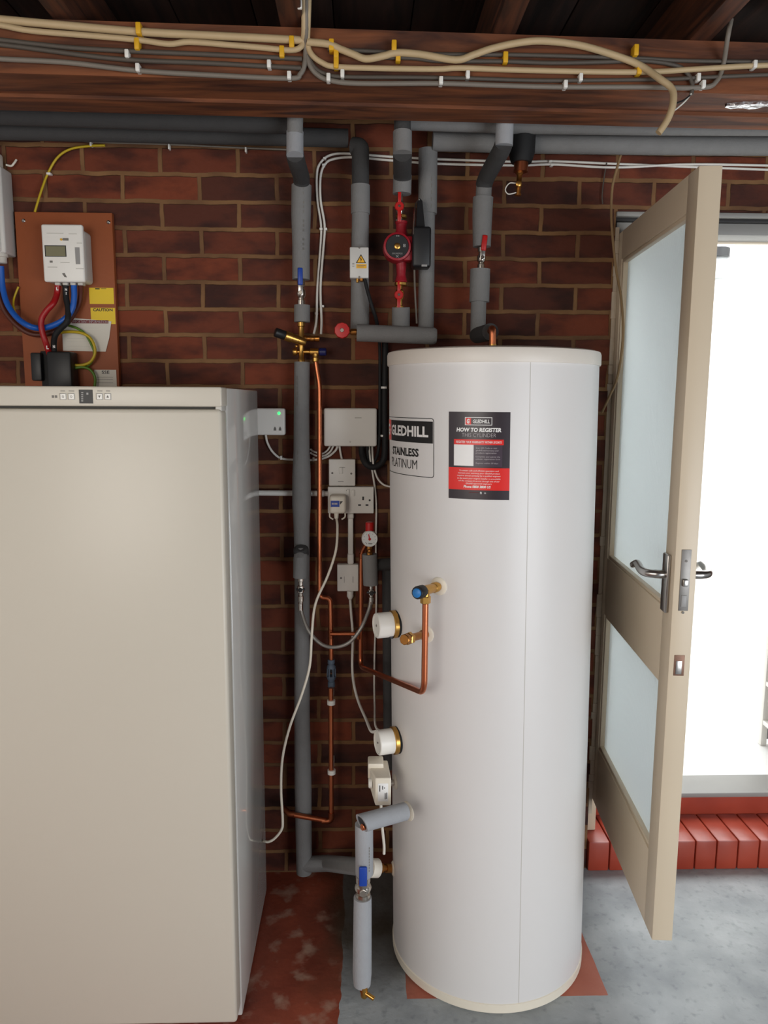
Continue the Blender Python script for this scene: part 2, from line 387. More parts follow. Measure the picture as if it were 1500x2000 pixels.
# decals on a surface: S(s, t, off) -> world
def flatY(Y): return lambda s, t, off: Vector((s, Y-off, t))
def dec_rect(mb, S, s0, t0, s1, t1, off, n=1, th=None):
    vs = []; fs = []
    for i in range(n+1):
        s = s0+(s1-s0)*i/n
        vs += [S(s, t0, off), S(s, t1, off), S(s, t0, 0), S(s, t1, 0)]
    for i in range(n):
        a = 4*i; c = a+4
        fs += [(a, c, c+1, a+1), (a, a+2, c+2, c), (a+1, c+1, c+3, a+3)]
    fs += [(0, 1, 3, 2), (4*n, 4*n+2, 4*n+3, 4*n+1)]
    mb.add(vs, fs); return mb
def dec_poly(mb, S, poly, off):
    n = len(poly); vs = [S(s, t, off) for s, t in poly]+[S(s, t, 0) for s, t in poly]
    mb.add(vs, [tuple(range(n))]+[(i, i+n, (i+1) % n+n, (i+1) % n) for i in range(n)]); return mb
def round_rect(s0, t0, s1, t1, r, k=5):
    P = []
    for cx, cy, a0 in ((s1-r, t0+r, -90), (s1-r, t1-r, 0), (s0+r, t1-r, 90), (s0+r, t0+r, 180)):
        for j in range(k+1):
            a = math.radians(a0+90*j/k); P.append((cx+r*math.cos(a), cy+r*math.sin(a)))
    return P
def dec_frame(mb, S, s0, t0, s1, t1, r, w, off, div=6):
    o = round_rect(s0, t0, s1, t1, r); i = round_rect(s0+w, t0+w, s1-w, t1-w, max(r-w, .0005)); n = len(o)
    vs = []; fs = []
    for k in range(n):                                  # subdivide long sides so they follow the curve
        o2 = o[(k+1) % n]; i2 = i[(k+1) % n]
        for j in range(div):
            f = j/div; a = len(vs)
            vs += [S(o[k][0]+(o2[0]-o[k][0])*f, o[k][1]+(o2[1]-o[k][1])*f, off), S(i[k][0]+(i2[0]-i[k][0])*f, i[k][1]+(i2[1]-i[k][1])*f, off)]
    N_ = len(vs)
    for a in range(0, N_, 2): fs.append((a, (a+2) % N_, (a+3) % N_, a+1))
    mb.add(vs, fs); return mb
_tc = {}
def text_geo(body, weight, shear):
    k = (body, weight, shear)
    if k in _tc: return _tc[k]
    c = bpy.data.curves.new('t', 'FONT'); c.body = body; c.size = 1; c.resolution_u = 2; c.offset = weight; c.shear = shear; c.fill_mode = 'FRONT'
    o = bpy.data.objects.new('t', c); COL.objects.link(o); bpy.context.view_layer.update()
    dg = bpy.context.evaluated_depsgraph_get(); e = o.evaluated_get(dg); me = e.to_mesh()
    vs = [(v.co.x, v.co.y) for v in me.vertices]; fs = [tuple(p.vertices) for p in me.polygons]
    e.to_mesh_clear(); bpy.data.objects.remove(o); bpy.data.curves.remove(c)
    _tc[k] = (vs, fs); return _tc[k]
def dec_text(mb, S, body, s0, t0, s1, h, off, weight=0, shear=0, align=None):
    """text filling s0..s1 in width with height h (bottom at t0)"""
    vs, fs = text_geo(body, weight, shear)
    x0 = min(v[0] for v in vs); x1 = max(v[0] for v in vs); y0 = min(v[1] for v in vs); y1 = max(v[1] for v in vs)
    mb.add([S(s0+(v[0]-x0)/(x1-x0)*(s1-s0), t0+(v[1]-y0)/(y1-y0)*h, off) for v in vs], fs); return mb

# ================================================================== SETTING
XL = .768                                               # left edge of the doorway
zlin = 2.143
mb = MB(); mb.box((-1.75, 2.40, 0), (XL, 2.53, 2.56)); mb.box((XL, 2.40, zlin), (4.3, 2.53, 2.56)); mb.box((1.72, 2.40, 0), (4.3, 2.53, zlin))
struct(mb.build('wall_back', 'brick', org0=True))
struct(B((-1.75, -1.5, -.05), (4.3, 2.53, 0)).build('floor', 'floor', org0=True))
struct(B((-1.87, -1.52, 0), (-1.75, 2.53, 2.56)).build('wall_left', 'whitewall'))
struct(B((4.3, -1.52, 0), (4.42, 2.53, 2.56)).build('wall_right', 'whitewall'))
mb = MB(); mb.box((-1.75, -1.52, 0), (.9, -1.4, 2.56)); mb.box((4.0, -1.52, 0), (4.3, -1.4, 2.56)); mb.box((.9, -1.52, 1.85), (4.0, -1.4, 2.56))
struct(mb.build('wall_front', 'brick', org0=True))
mb = MB(); x = -1.87
while x < 4.35:
    mb.box((x, -1.52, 2.545), (min(x+.197, 4.4), 2.53, 2.565), .002); x += .2
mb.box((-1.87, -1.52, 2.562), (4.42, 2.53, 2.60))
struct(mb.build('ceiling', 'boards'))
# lintel over the doorway
struct(B((XL, 2.41, 2.121), (1.75, 2.50, 2.131), .001).build('trim_1', 'darksteel'))
struct(B((XL, 2.392, 2.131), (1.75, 2.46, 2.1445), .002).build('trim_2', 'greypaint'))
# door frame
struct(B((XL+.012, 2.455, .106), (XL+.045, 2.57, 2.085), .003).build('trim_3', 'frame'))
struct(B((XL+.012, 2.43, 2.087), (1.72, 2.53, 2.122), .003).build('trim_4', 'greypaint'))
struct(B((XL+.045, 2.525, 2.082), (1.72, 2.55, 2.104), .003).build('trim_8', 'frame'))
# ragged plaster edge of the reveal
mb = MB(); z = .25
while z < 2.05:
    h = random.uniform(.02, .09); w = random.uniform(.001, .007)
    if random.random() < .45: mb.box((XL-w, 2.396, z), (XL+.013, 2.404, z+h), .002)
    z += h
mb.box((XL-.001, 2.40, .2), (XL+.012, 2.50, 2.1))
struct(mb.build('trim_5', 'plaster'))
# red brick step and sill
mb = MB(); x = .769
while x < 1.7:
    mb.box((x+.001, 2.382, 0), (x+.0715, 2.553, .106), .005); x += .0735
step = mb.build('brick_step', 'redstep'); setp(step, 'red painted brick step on the floor below the white doorway', 'step')
struct(B((.775, 2.553, 0), (1.72, 2.62, .172)).build('trim_6', 'redstep'))
struct(B((.775, 2.545, .172), (1.72, 2.68, .190), .004).build('trim_7', 'greypaint'))
# white passage outside
struct(B((.6, 2.60, .12), (3.2, 5.4, .1895)).build('floor_passage', 'whitewall'))
struct(B((.55, 2.60, .1), (.66, 5.4, 2.9)).build('wall_passage_left', 'whitewall'))
struct(B((3.1, 2.60, .1), (3.2, 5.4, 2.9)).build('wall_passage_right', 'whitewall'))
struct(B((.55, 4.6, .1), (3.2, 4.7, 2.9)).build('wall_passage_end', 'whitewall'))
struct(B((2.2, 2.53, .1), (3.2, 2.60, 2.9)).build('wall_passage_near', 'whitewall'))
struct(B((.55, 2.60, 2.72), (3.2, 4.7, 2.78)).build('ceiling_passage', 'whitewall'))

# ------------------------------------------------------------------ timbers
ZB, ZT = 2.292, 2.405
def beamY(x): return 1.845+(x/1500)*.05
bl = at(-160, 160, beamY(-160)); br = at(1680, 165, beamY(1680)); XA, XB = -1.745, 2.6
def bY(X): return bl.y+(X-bl.x)/(br.x-bl.x)*(br.y-bl.y)
mb = MB()
mb.add([(XA, bY(XA), ZB), (XB, bY(XB), ZB), (XB, bY(XB)+.115, ZB), (XA, bY(XA)+.115, ZB), (XA, bY(XA), ZT), (XB, bY(XB), ZT), (XB, bY(XB)+.115, ZT), (XA, bY(XA)+.115, ZT)],
       [(0, 1, 2, 3), (4, 7, 6, 5), (0, 4, 5, 1), (1, 5, 6, 2), (2, 6, 7, 3), (3, 7, 4, 0)])
beam = thing('timber_beam', 'long brown timber beam under the ceiling carrying rows of clipped cables', 'beam', (.2, 1.93, ZB))
mb.build('timber', 'beam', beam)
mb = MB(); d0, d1 = .117, .205
mb.add([(XA, bY(XA)+d0, ZB-.008), (XB, bY(XB)+d0, ZB-.008), (XB, bY(XB)+d1, ZB-.008), (XA, bY(XA)+d1, ZB-.008), (XA, bY(XA)+d0, ZT), (XB, bY(XB)+d0, ZT), (XB, bY(XB)+d1, ZT), (XA, bY(XA)+d1, ZT)],
       [(0, 1, 2, 3), (4, 7, 6, 5), (0, 4, 5, 1), (1, 5, 6, 2), (2, 6, 7, 3), (3, 7, 4, 0)])
mb.build('timber', 'beam', beam)
# silver foil scrap under the beam on the right
a = atz(1418, 203, ZB); b2 = atz(1520, 200, ZB)
mb = MB(); n = 8; vs = []; fs = []
for i in range(n+1):
    p = a.lerp(b2, i/n); w = .012*math.sin(math.pi*min(1, (i+.6)/n*.9))+.002; dz = -.004-.004*random.random()
    vs += [(p.x, p.y-w, ZB+dz), (p.x, p.y+w, ZB+dz-.002*random.random()), (p.x, p.y-w, ZB), (p.x, p.y+w, ZB)]
for i in range(n):
    q = 4*i; fs += [(q, q+4, q+5, q+1), (q, q+2, q+6, q+4), (q+1, q+5, q+7, q+3)]
mb.add(vs, fs); o = mb.build('foil_scrap', 'foil'); setp(o, 'crumpled silver foil strip stuck under the right end of the timber beam', 'foil')
jl = ['brown ceiling joist at the far left above the beam', 'brown ceiling joist above the bundle of cables rising from the beam',
      'brown ceiling joist right of centre above the arching cream cable', 'brown ceiling joist at the far right beside the rising grey cable']
for k, (px, lab) in enumerate(zip((138, 572, 985, 1372), jl)):
    X = at(px, 78, 1.88).x
    o = B((X-.026, -1.39, ZT+.001), (X+.026, 2.395, 2.544), .003).build('ceiling_joist', 'joist'); setp(o, lab, 'joist', 'ceiling joists resting on the timber beam')

# ================================================================== FREEZER
FX, FY, FB = -.3045, 1.776, 2.287
fr = thing('upright_freezer', 'tall cream white upright freezer on the left with a button panel along its top', 'freezer', (-.61, 2.0, 0))
FL = -.905
ztop = 1.606
B((FL, FY, .012), (FX, FB, ztop), .004).build('cabinet', 'fridge_side', fr)
zd = at(300, 799, 1.705).z; zp = at(300, 794, 1.705).z
B((FL-.002, 1.702, .055), (FX-.001, 1.766, zd), .009, 3).build('door', 'fridge', fr)
B((FL+.01, 1.764, .06), (FX-.012, 1.777, zd-.01)).build('door_seal', 'gap', fr)
pn = B((FL-.002, 1.706, zp), (FX-.0005, 1.777, ztop+.001), .004, 3).build('control_panel', 'fridge', fr)
B((FL+.005, 1.722, zd-.004), (FX-.018, 1.776, zp+.003)).build('gap_shadow', 'gap', fr)  # dark filler strip painting the shadow between door and panel
B((FX-.016, 1.712, zd-.004), (FX-.002, 1.77, zp+.003), .002).build('hinge', 'gland', fr)
S = flatY(1.7062)
def PS(x, y, Y=1.706): p = at(x, y, Y); return p.x, p.z
def prect(mb, S, x0, y0, x1, y1, Y, off, n=1):
    a = PS((x0), (y0), Y); b = PS(x1, y1, Y); return dec_rect(mb, S, min(a[0], b[0]), min(a[1], b[1]), max(a[0], b[0]), max(a[1], b[1]), off, n)
def ptext(mb, S, txt, x0, y0, x1, y1, Y, off, weight=0, shear=0):
    a = PS(x0, y1, Y); b = PS(x1, y0, Y); return dec_text(mb, S, txt, a[0], a[1], b[0], b[1]-a[1], off, weight, shear)
dp = prect(MB(), S, 154, 761, 182, 788, 1.706, .0012).build('display', 'black', pn)
mb = MB()
for i in range(5): prect(mb, S, 159, 766+i*4, 163, 768+i*4, 1.706, .0016)
prect(mb, S, 169, 767, 173, 771, 1.706, .0016); mb.build('indicator', 'grey_panel', pn)
for i, x in enumerate((124, 140, 195, 211)):
    a = PS(x-6, 781); b = PS(x+6, 768)
    bt = B((a[0], 1.7035, a[1]), (b[0], 1.7065, b[1]), .001).build('button', 'white', pn)
    Sb = flatY(1.7035); mb = MB(); dec_frame(mb, Sb, a[0]+.0003, a[1]+.0003, b[0]-.0003, b[1]-.0003, .0012, .0007, .0003, 1)
    cx = (a[0]+b[0])/2; cz = (a[1]+b[1])/2
    if i in (0, 1): dec_frame(mb, Sb, cx-.0022, cz-.0025, cx+.0022, cz+.0022, .0018, .0008, .0003, 1)
    elif i == 2: dec_poly(mb, Sb, [(cx-.003, cz+.002), (cx+.0025, cz+.0025), (cx, cz-.003)], .0003)
    else: dec_poly(mb, Sb, [(cx-.0025, cz-.0025), (cx+.0025, cz-.0025), (cx+.0014, cz+.001), (cx, cz+.003), (cx-.0014, cz+.001)], .0003)
    lx, lw = ((118, 9), (134, 11), (190, 10), (207, 8))[i]; prect(mb, S, lx, 763, lx+lw, 764.5, 1.706, .0006)
    mb.build('button_mark', 'inkgrey', bt)
mb = MB(); prect(mb, S, 101, 772, 106, 777, 1.706, .0006); prect(mb, S, 107, 772, 112, 777, 1.706, .0006); mb.build('panel_mark', 'inkgrey', pn)
for x in (FL+.05, FX-.04):
    for y in (1.85, 2.22): MB().cyl((x, y, 0), (x, y, .02), .018).build('foot', 'black', fr)

# ================================================================== CYLINDER
CY, CRAD, CK = 2.05, .2725, -.0138
def CX(z): return .3682+CK*z
def cpt(a, z, off=0.0):                                # a: angle from -Y (towards camera), + to the right
    r = CRAD+off; return Vector((CX(z)+r*math.sin(a), CY-r*math.cos(a), z))
def CS(s, t, off): return cpt(s/CRAD, t, off)
def cray(x, y):                                        # pixel -> (angle, z) on the cylinder
    d = ray(x, y); z = 1.0
    for _ in range(6):
        cx = CX(z); ox = -cx; oy = -CY
        a = d.x*d.x+d.y*d.y; b = 2*(ox*d.x+oy*d.y); c = ox*ox+oy*oy-CRAD*CRAD
        D = b*b-4*a*c
        t = (-b-math.sqrt(max(D, 0)))/(2*a); P = EYE+d*t; z = P.z
    return math.atan2(P.x-CX(z), CY-P.y), z
def cnorm(a): return Vector((math.sin(a), -math.cos(a), 0))
hwc = thing('hot_water_cylinder', 'tall white hot water cylinder with a cream lid standing left of the open door', 'water cylinder', (CX(0), CY, 0))
def ring(prof, name, matn, seg=96):
    mb = MB(); vs = []; fs = []
    for r, z in prof:
        for j in range(seg):
            a = 2*math.pi*j/seg; vs.append((CX(z)+r*math.sin(a), CY-r*math.cos(a), z))
    n = len(prof)
    for i in range(n-1):
        for j in range(seg):
            k = (j+1) % seg; fs.append((i*seg+j, i*seg+k, (i+1)*seg+k, (i+1)*seg+j))
    fs.append(tuple(range(seg-1, -1, -1))); fs.append(tuple((n-1)*seg+j for j in range(seg)))
    mb.add(vs, fs); return mb.build(name, matn, hwc)
zl = 1.668; ztp = 1.7045
ring([(CRAD-.012, .006), (CRAD, .012), (CRAD, zl+.002)], 'body', 'cyl')
ring([(CRAD-.02, 0.0), (CRAD-.002, 0.001), (CRAD+.002, .005), (CRAD+.0025, .028), (CRAD-.002, .031)], 'base_ring', 'cream')
ring([(CRAD-.002, zl), (CRAD+.0035, zl+.0005), (CRAD+.0045, zl+.004), (CRAD+.0045, ztp-.010), (CRAD+.002, ztp-.003), (CRAD-.006, ztp), (CRAD-.05, ztp+.004)], 'lid', 'lid')
a_s = cray(1031, 1000)[0]
mb = MB(); dec_rect(mb, CS, a_s*CRAD-.0006, .026, a_s*CRAD+.0006, zl, .0004); mb.build('seam', 'gland', hwc)
# brand sticker on the left
sR, zT = cray(848, 817); sR *= CRAD; zB = cray(848, 934)[1]
sL = sR-.30; SW = 0
bs = MB(); dec_frame(bs, CS, sL, zB, sR, zT, .008, .0017, .0007, 10); bsticker = bs.build('brand_sticker', 'ink', hwc)
e0, t0 = cray(845.5, 866.5); _, t1 = cray(844, 823.5); e0 *= CRAD
c0 = cray(765.0, 842)[0]*CRAD
mb = MB(); dec_rect(mb, CS, c0, t0, e0, t1, .0008, 24); mb.build('name_panel', 'ink', bsticker)
mb = MB(); dec_rect(mb, CS, c0-.056, t0, c0-.006, t1, .0008, 12); mb.build('red_panel', 'stk_red', bsticker)
tx1 = cray(837, 850)[0]*CRAD; tz0 = cray(837, 854.5)[1]; tz1 = cray(837, 833)[1]
mb = MB(); dec_text(mb, CS, 'GLEDHILL', c0+.006, tz0, tx1, tz1-tz0, .0012, .035); dec_text(mb, CS, 'G', c0-.05, tz0-.002, c0-.012, .03, .0012, .04); mb.build('name_lettering', 'stk_white', bsticker)
tx1 = cray(818, 880)[0]*CRAD; tz0 = cray(818, 893)[1]; tz1 = cray(818, 876.5)[1]
mb = MB(); dec_text(mb, CS, 'STAINLESS', tx1-.132, tz0, tx1, tz1-tz0, .0008, .03)
tx2 = cray(815, 905)[0]*CRAD; tz0 = cray(815, 917)[1]; tz1 = cray(815, 899)[1]
dec_text(mb, CS, 'PLATINUM', tx2-.134, tz0, tx2, tz1-tz0, .0008, -.008); mb.build('type_lettering', 'ink', bsticker)
# register sticker
aL, zt = cray(877, 804); aR, _ = cray(997, 804); _, zb = cray(876, 972.5); rL = aL*CRAD; rR = aR*CRAD; rw = rR-rL; rh = zt-zb
def RS(u, v, off): return CS(rL+u*rw, zt-v*rh, off)
def rr(mb, u0, v0, u1, v1, off): return dec_rect(mb, RS, u0, v0, u1, v1, off, 10)
def rt(mb, txt, u0, v0, u1, v1, off, w=0, sh=0): return dec_text(mb, RS, txt, u0, v1, u1, v0-v1, off, w, sh)
reg = rr(MB(), 0, 0, 1, 1, .0006).build('register_sticker', 'stk_black', hwc)
mb = rr(MB(), .42, .345, .88, .62, .0009); mb.build('text_panel', 'stk_panel', reg)
mb = rr(MB(), 0, .635, 1, .892, .0009); rr(mb, .093, .310, .90, .372, .0011); rr(mb, .285, .068, .375, .142, .0011); mb.build('red_area', 'stk_red', reg)
rr(MB(), .093, .372, .42, .615, .0011).build('code_panel', 'stk_white', reg); mb = MB()
rt(mb, 'GLEDHILL', .405, .085, .675, .127, .0013, .02, .1); rt(mb, 'G', .305, .078, .352, .132, .0014, .05, .1)
for (u0, v0, u1, v1) in ((.275, .060, .712, .066), (.275, .144, .712, .150), (.275, .060, .284, .150), (.703, .060, .712, .150)): rr(mb, u0, v0, u1, v1, .0012)
mb.build('logo_print', 'stk_white', reg); mb = MB()
rt(mb, 'HOW TO REGISTER', .135, .178, .86, .226, .0012, .04, .12)
mb.build('heading', 'stk_white', reg); mb = MB()
rt(mb, 'REGISTER YOUR WARRANTY WITHIN 30 DAYS', .13, .328, .865, .355, .0014, .01, .15)
mb.build('banner_text', 'stk_white', reg); mb = MB()
for i, (s, w) in enumerate((('To ensure safe and efficient operation and', .64), ('maintain your warranty your Gledhill product', .68), ('requires annual servicing by a qualified engineer', .71),
                            ('In the event your original installer is unavailable', .70), ('call the company & service through one of our', .67), ('Gledhill approved engineers', .42))):
    v = (.660, .689, .718, .750, .779, .808)[i]; rt(mb, s, .505-w/2, v, .505+w/2, v+.022, .0012, 0, .15)
rt(mb, 'Phone 0800 3800 US', .26, .838, .70, .868, .0012, .03, .15)
mb.build('body_text', 'stk_white', reg); mb = MB()
rr(mb, .545, .912, .555, .935, .0012); rt(mb, 'f', .53, .908, .545, .935, .0012, .02); rt(mb, 'in', .60, .912, .625, .932, .0012)
mb.build('foot_icons', 'stk_white', reg)
rt(MB(), 'THIS CYLINDER', .225, .240, .775, .283, .0012, -.012, .05).build('subheading', 'stk_grey', reg); mb = MB()
for s, v, w in (('Scan QR Code or visit', .398, .34), ('gledhill.net/warranty-and-', .427, .37), ('product-registration', .455, .33), ('Complete and submit the', .498, .39), ('cylinder registration form', .525, .39), ('Register within 30 days', .572, .36)):
    rt(mb, s, .455, v, .455+w, v+.021, .0013, .01 if 'gled' in s or 'prod' in s else 0, .15)
mb.build('instruction_text', 'stk_grey', reg)
mb = rt(MB(), 'gledhill.net', .35, .912, .52, .930, .0012); mb.build('red_print', 'dred', reg)
# white washers round the ports
for px, py, rr_, nm in ((857, 1145, .0225, 0), (833, 1238, .0225, 0), (797, 1584, .026, 0), (772, 1527, .021, 1), (768, 1696, .021, 1)):
    a, z = cray(px, py); P = cpt(a, z); N_ = cnorm(a)
    MB().lathe(P-N_*.002, N_, [(rr_, 0), (rr_, .003), (rr_-.004, .006), (.004, .007)], 32).build('port_washer', 'cream', hwc)

# ================================================================== FITTINGS ON THE CYLINDER
def ball(mb, c, r, seg=20):
    n = 8; prof = [(r*math.sin(math.pi*i/n), -r*math.cos(math.pi*i/n)) for i in range(n+1)]
    return mb.lathe(c, (0, 0, 1), prof, seg)
# immersion heaters
HA = math.radians(-73)
for (py, lab) in ((1225, 'upper white capped immersion heater with brass ring on the cylinder, right of the silver hose'),
                  (1455, 'lower white capped immersion heater with brass ring, just above the cream motorised valve')):
    z = at(768, py, 1.94).z; P = cpt(HA, z); N_ = cnorm(HA); r = .0345
    t = thing('immersion_heater', lab, 'heater', P, 'immersion heaters on the cylinder')
    MB().lathe(P-N_*.006, N_, [(r+.002, 0), (r+.002, .009), (r-.003, .010)], 32).build('gasket', 'blackrub', t)
    MB().lathe(P+N_*.003, N_, [(r-.002, 0), (r+.003, .001), (r+.003, .011), (r-.001, .013)], 12).build('brass_ring', 'brass', t)
    cp = MB().lathe(P+N_*.015, N_, [(r-.002, 0), (r-.001, .001), (r-.001, .040), (r-.003, .0425), (r-.006, .0425), (r-.0062, .040), (.001, .040)], 40).build('cap', 'white', t)
    E = P+N_*.055; side = Vector((0, 0, 1)).cross(N_)
    MB().cyl(E, E+N_*.002, .003).build('cap_screw', 'steel', cp)
    if py == 1225:
        q = P+N_*.021+Vector((0, 0, -.029))-side*-.018
        MB().obox(q, N_*.005, side*.003, Vector((0, 0, .004)), .001).build('cable_slot', 'black', cp)
# temperature and pressure relief valve
a, z = cray(857, 1145); P = cpt(a, z); N_ = cnorm(a)
kn = at(815, 1158, 1.735); ax = (kn-P).normalized(); L_ = (kn-P).length
t = thing('relief_valve', 'brass relief valve with black and blue knob high on the white cylinder', 'valve', P)
MB().lathe(P, ax, [(.010, 0), (.010, .012), (.0125, .013), (.0125, .03), (.011, .032), (.0125, L_-.03), (.012, L_-.022)], 20).build('valve_body', 'brass', t)
kb = MB().lathe(P+ax*(L_-.028), ax, [(.012, 0), (.0155, .002), (.0155, .027), (.014, .029)], 14).build('knob', 'black', t)
MB().lathe(P+ax*(L_+.0005), ax, [(.011, 0), (.011, .003), (.009, .0045)], 20).build('knob_cap', 'skyblue', kb)
nutp = at(831, 1172, 1.757)
MB().cyl(nutp+Vector((0, 0, -.008)), nutp+Vector((0, 0, .010)), .0125, 6).build('outlet_nut', 'brass', t)
MB().cyl(nutp+Vector((0, 0, .006)), nutp+Vector((0, 0, .024)), .010, 16).build('outlet_neck', 'brass', t)
# capped outlet
a, z = cray(833, 1238); P = cpt(a, z); e = at(791, 1249, 1.765)
ax = (e-P).normalized(); L_ = (e-P).length
t = thing('capped_outlet', 'short capped brass outlet stub behind the copper discharge pipe on the cylinder', 'pipe fitting', P)
MB().lathe(P, ax, [(.009, 0), (.009, .008), (.012, .009), (.012, .022), (.0095, .024), (.0095, L_-.028), (.0115, L_-.026)], 16).build('stub', 'brass_dark', t)
MB().cyl(P+ax*(L_-.028), P+ax*(L_-.012), .0155, 6).build('nut', 'brass', t)
MB().cyl(P+ax*(L_-.012), P+ax*(L_+.004), .0135, 8).build('end_cap', 'brass_dark', t)
# copper discharge pipe from the relief valve to the tundish line
YP = 2.325
p = [at(716, 1062, 2.31), at(706, 1078, YP), at(704, 1302, YP), at(822, 1356, 1.757), at(831, 1330, 1.757), at(831, 1178, 1.757)]
p[4] = Vector((nutp.x, nutp.y, p[4].z)); p[3] = Vector((nutp.x, nutp.y, at(831, 1354, 1.757).z)); p[5] = nutp
t = thing('copper_pipe', 'copper discharge pipe bending from the gauge down and forward to the relief valve', 'pipe', p[2])
T(fillet(p[:3]+[p[3], p[5]], .035, 8), .0075, 16).build('tube', 'copper', t)
tb = [at(645, 1238, YP), at(703, 1238, YP)]
T(tb, .0062, 14).build('branch', 'copper', t)
MB().cyl(tb[1]+Vector((-.004, 0, -.016)), tb[1]+Vector((-.004, 0, .016)), .0092).build('tee', 'copper_dark', t)
mb = MB(); mb.cyl(p[1]+Vector((0, 0, -.004)), p[1]+Vector((0, 0, -.02)), .0088); mb.build('collar', 'copper_dark', t)
# motorised valve
c = at(746, 1530, 1.87)
t = thing('motorised_valve', 'cream motorised valve box with a pale printed label below the lower immersion heater', 'valve', c)
x0, x1 = at(733, 1530, 1.845).x, at(764, 1530, 1.845).x; zt_, zb_ = at(750, 1520, 1.845).z, at(750, 1574, 1.845).z
yb = 1.945; u0, u1 = at(719, 1500, yb).x, at(757, 1500, yb).x
mb = MB(); mb.add([(x0, 1.845, zb_), (x1, 1.845, zb_), (x1, 1.845, zt_), (x0, 1.845, zt_), (u0, yb, zb_+.030), (u1, yb, zb_+.012), (u1, yb, zt_), (u0, yb, zt_), (u0+.004, 1.895, zb_+.026), (u0+.004, 1.895, zt_)],
    [(0, 1, 2, 3), (4, 7, 6, 5), (1, 5, 6, 2), (3, 2, 6, 7, 9), (0, 8, 4, 5, 1), (0, 3, 9, 8), (8, 9, 7, 4)])
hs = mb.build('housing', 'cream', t)
bv = hs.modifiers.new('bevel', 'BEVEL'); bv.width = .003; bv.segments = 2; bv.limit_method = 'ANGLE'
MB().box((u0-.001, 1.90, zt_-.032), (u1-.012, yb+.002, zt_+.012), .004).build('housing_step', 'cream', t)
MB().lathe((u0+.010, 1.878, zt_-.030), (-1, 0, 0), [(.013, 0), (.013, .008), (.010, .010)], 16).build('lever_boss', 'white', t)
a_, b__ = at(738, 1530, 1.845), at(758, 1565, 1.845)
lb = B((a_.x, 1.8438, b__.z), (b__.x, 1.846, a_.z), .0005).build('printed_label', 'stk_white', t)
mb = MB(); S_ = flatY(1.8438)
for x, y0, y1 in ((741, 1534, 1546), (746.5, 1535, 1542), (750, 1538, 1540), (751.5, 1549, 1561), (754.5, 1548, 1560)):
    prect(mb, S_, x, y0, x+1.6, y1, 1.844, .0004)
mb.build('label_print', 'ink', lb)
a, z = cray(772, 1527); P = cpt(a, z)
MB().cyl(Vector((x1-.004, P.y-.01, z)), P+Vector((.004, 0, 0)), .008).build('connector', 'chrome', t)
# flexible leads hanging under the motorised valve
o = T(smooth(pl((744, 1570, 1.90), (746, 1610, 1.92), (750, 1650, 1.93), (750, 1668, 1.93))), .0038, 10).build('cable_tail', 'white2'); setp(o, 'short white cable tail hanging below the insulated elbow', 'cable')

# insulated elbow and drop pipe with blue lever valve
a, z = cray(797, 1584); P = cpt(a, z)
k0 = at(789, 1585, 1.80); k1 = at(712, 1606, 1.73)
ax = (k0-k1).normalized(); rI = rp(17.5, 1595, 1.77)
t = thing('insulated_pipe', 'pale grey insulated elbow pipe leaving the cylinder low on its left side', 'pipe', k1)
mb = MB().lathe(k1-ax*.008, ax, [(rI-.005, .012), (rI-.005, 0), (rI, 0), (rI, (k0-k1).length+.010), (rI-.006, (k0-k1).length+.010)], 28)
for q_ in mb.v[28:84]: q_ -= ax*(q_-k1).z*.45
mb.build('foam_sleeve', 'foam_lit', t)
mb = MB().lathe(k1-ax*.006, ax, [(rI-.0055, 0), (rI-.0055, .010)], 28)
for q_ in mb.v[:28]: q_ -= ax*(q_-k1).z*.45
mb.build('foam_core', 'foam_core', t)
mb = MB(); T_ = (P-k0); mb.cyl(k0-ax*.01, P, .008); mb.build('stub', 'chrome', t)
dn = Vector((0, -.004, -.009)); mb = MB(); mb.cyl(k1-ax*.008+dn, k1+ax*.02+dn, .0078)
mb.build('copper_end', 'copper', t)
d0_ = Vector((at(711, 1612, 1.76).x, 1.76, at(711, 1618, 1.76).z)); d1_ = Vector((d0_.x+.001, 1.76, at(710, 1712, 1.76).z))
rD = rp(17.5, 1660, 1.76)
MB().tube([d0_+Vector((0, 0, .012)), d1_+Vector((0, 0, .008)), d1_], [rD, rD, rD*.72], 24).build('drop_sleeve', 'foam_lit', t)
mb = MB(); Sd = lambda s, t_, off: Vector((d0_.x+(rD+.0005)*math.sin(s), 1.76-(rD+.0005)*math.cos(s), t_))
z_ = at(722, 1655, 1.74).z
for i in range(9): dec_rect(mb, Sd, .55, z_-.006-i*.0075, .66, z_-.006-i*.0075+.0055, 0, 2)
mb.build('foam_print', 'inkgrey', t)
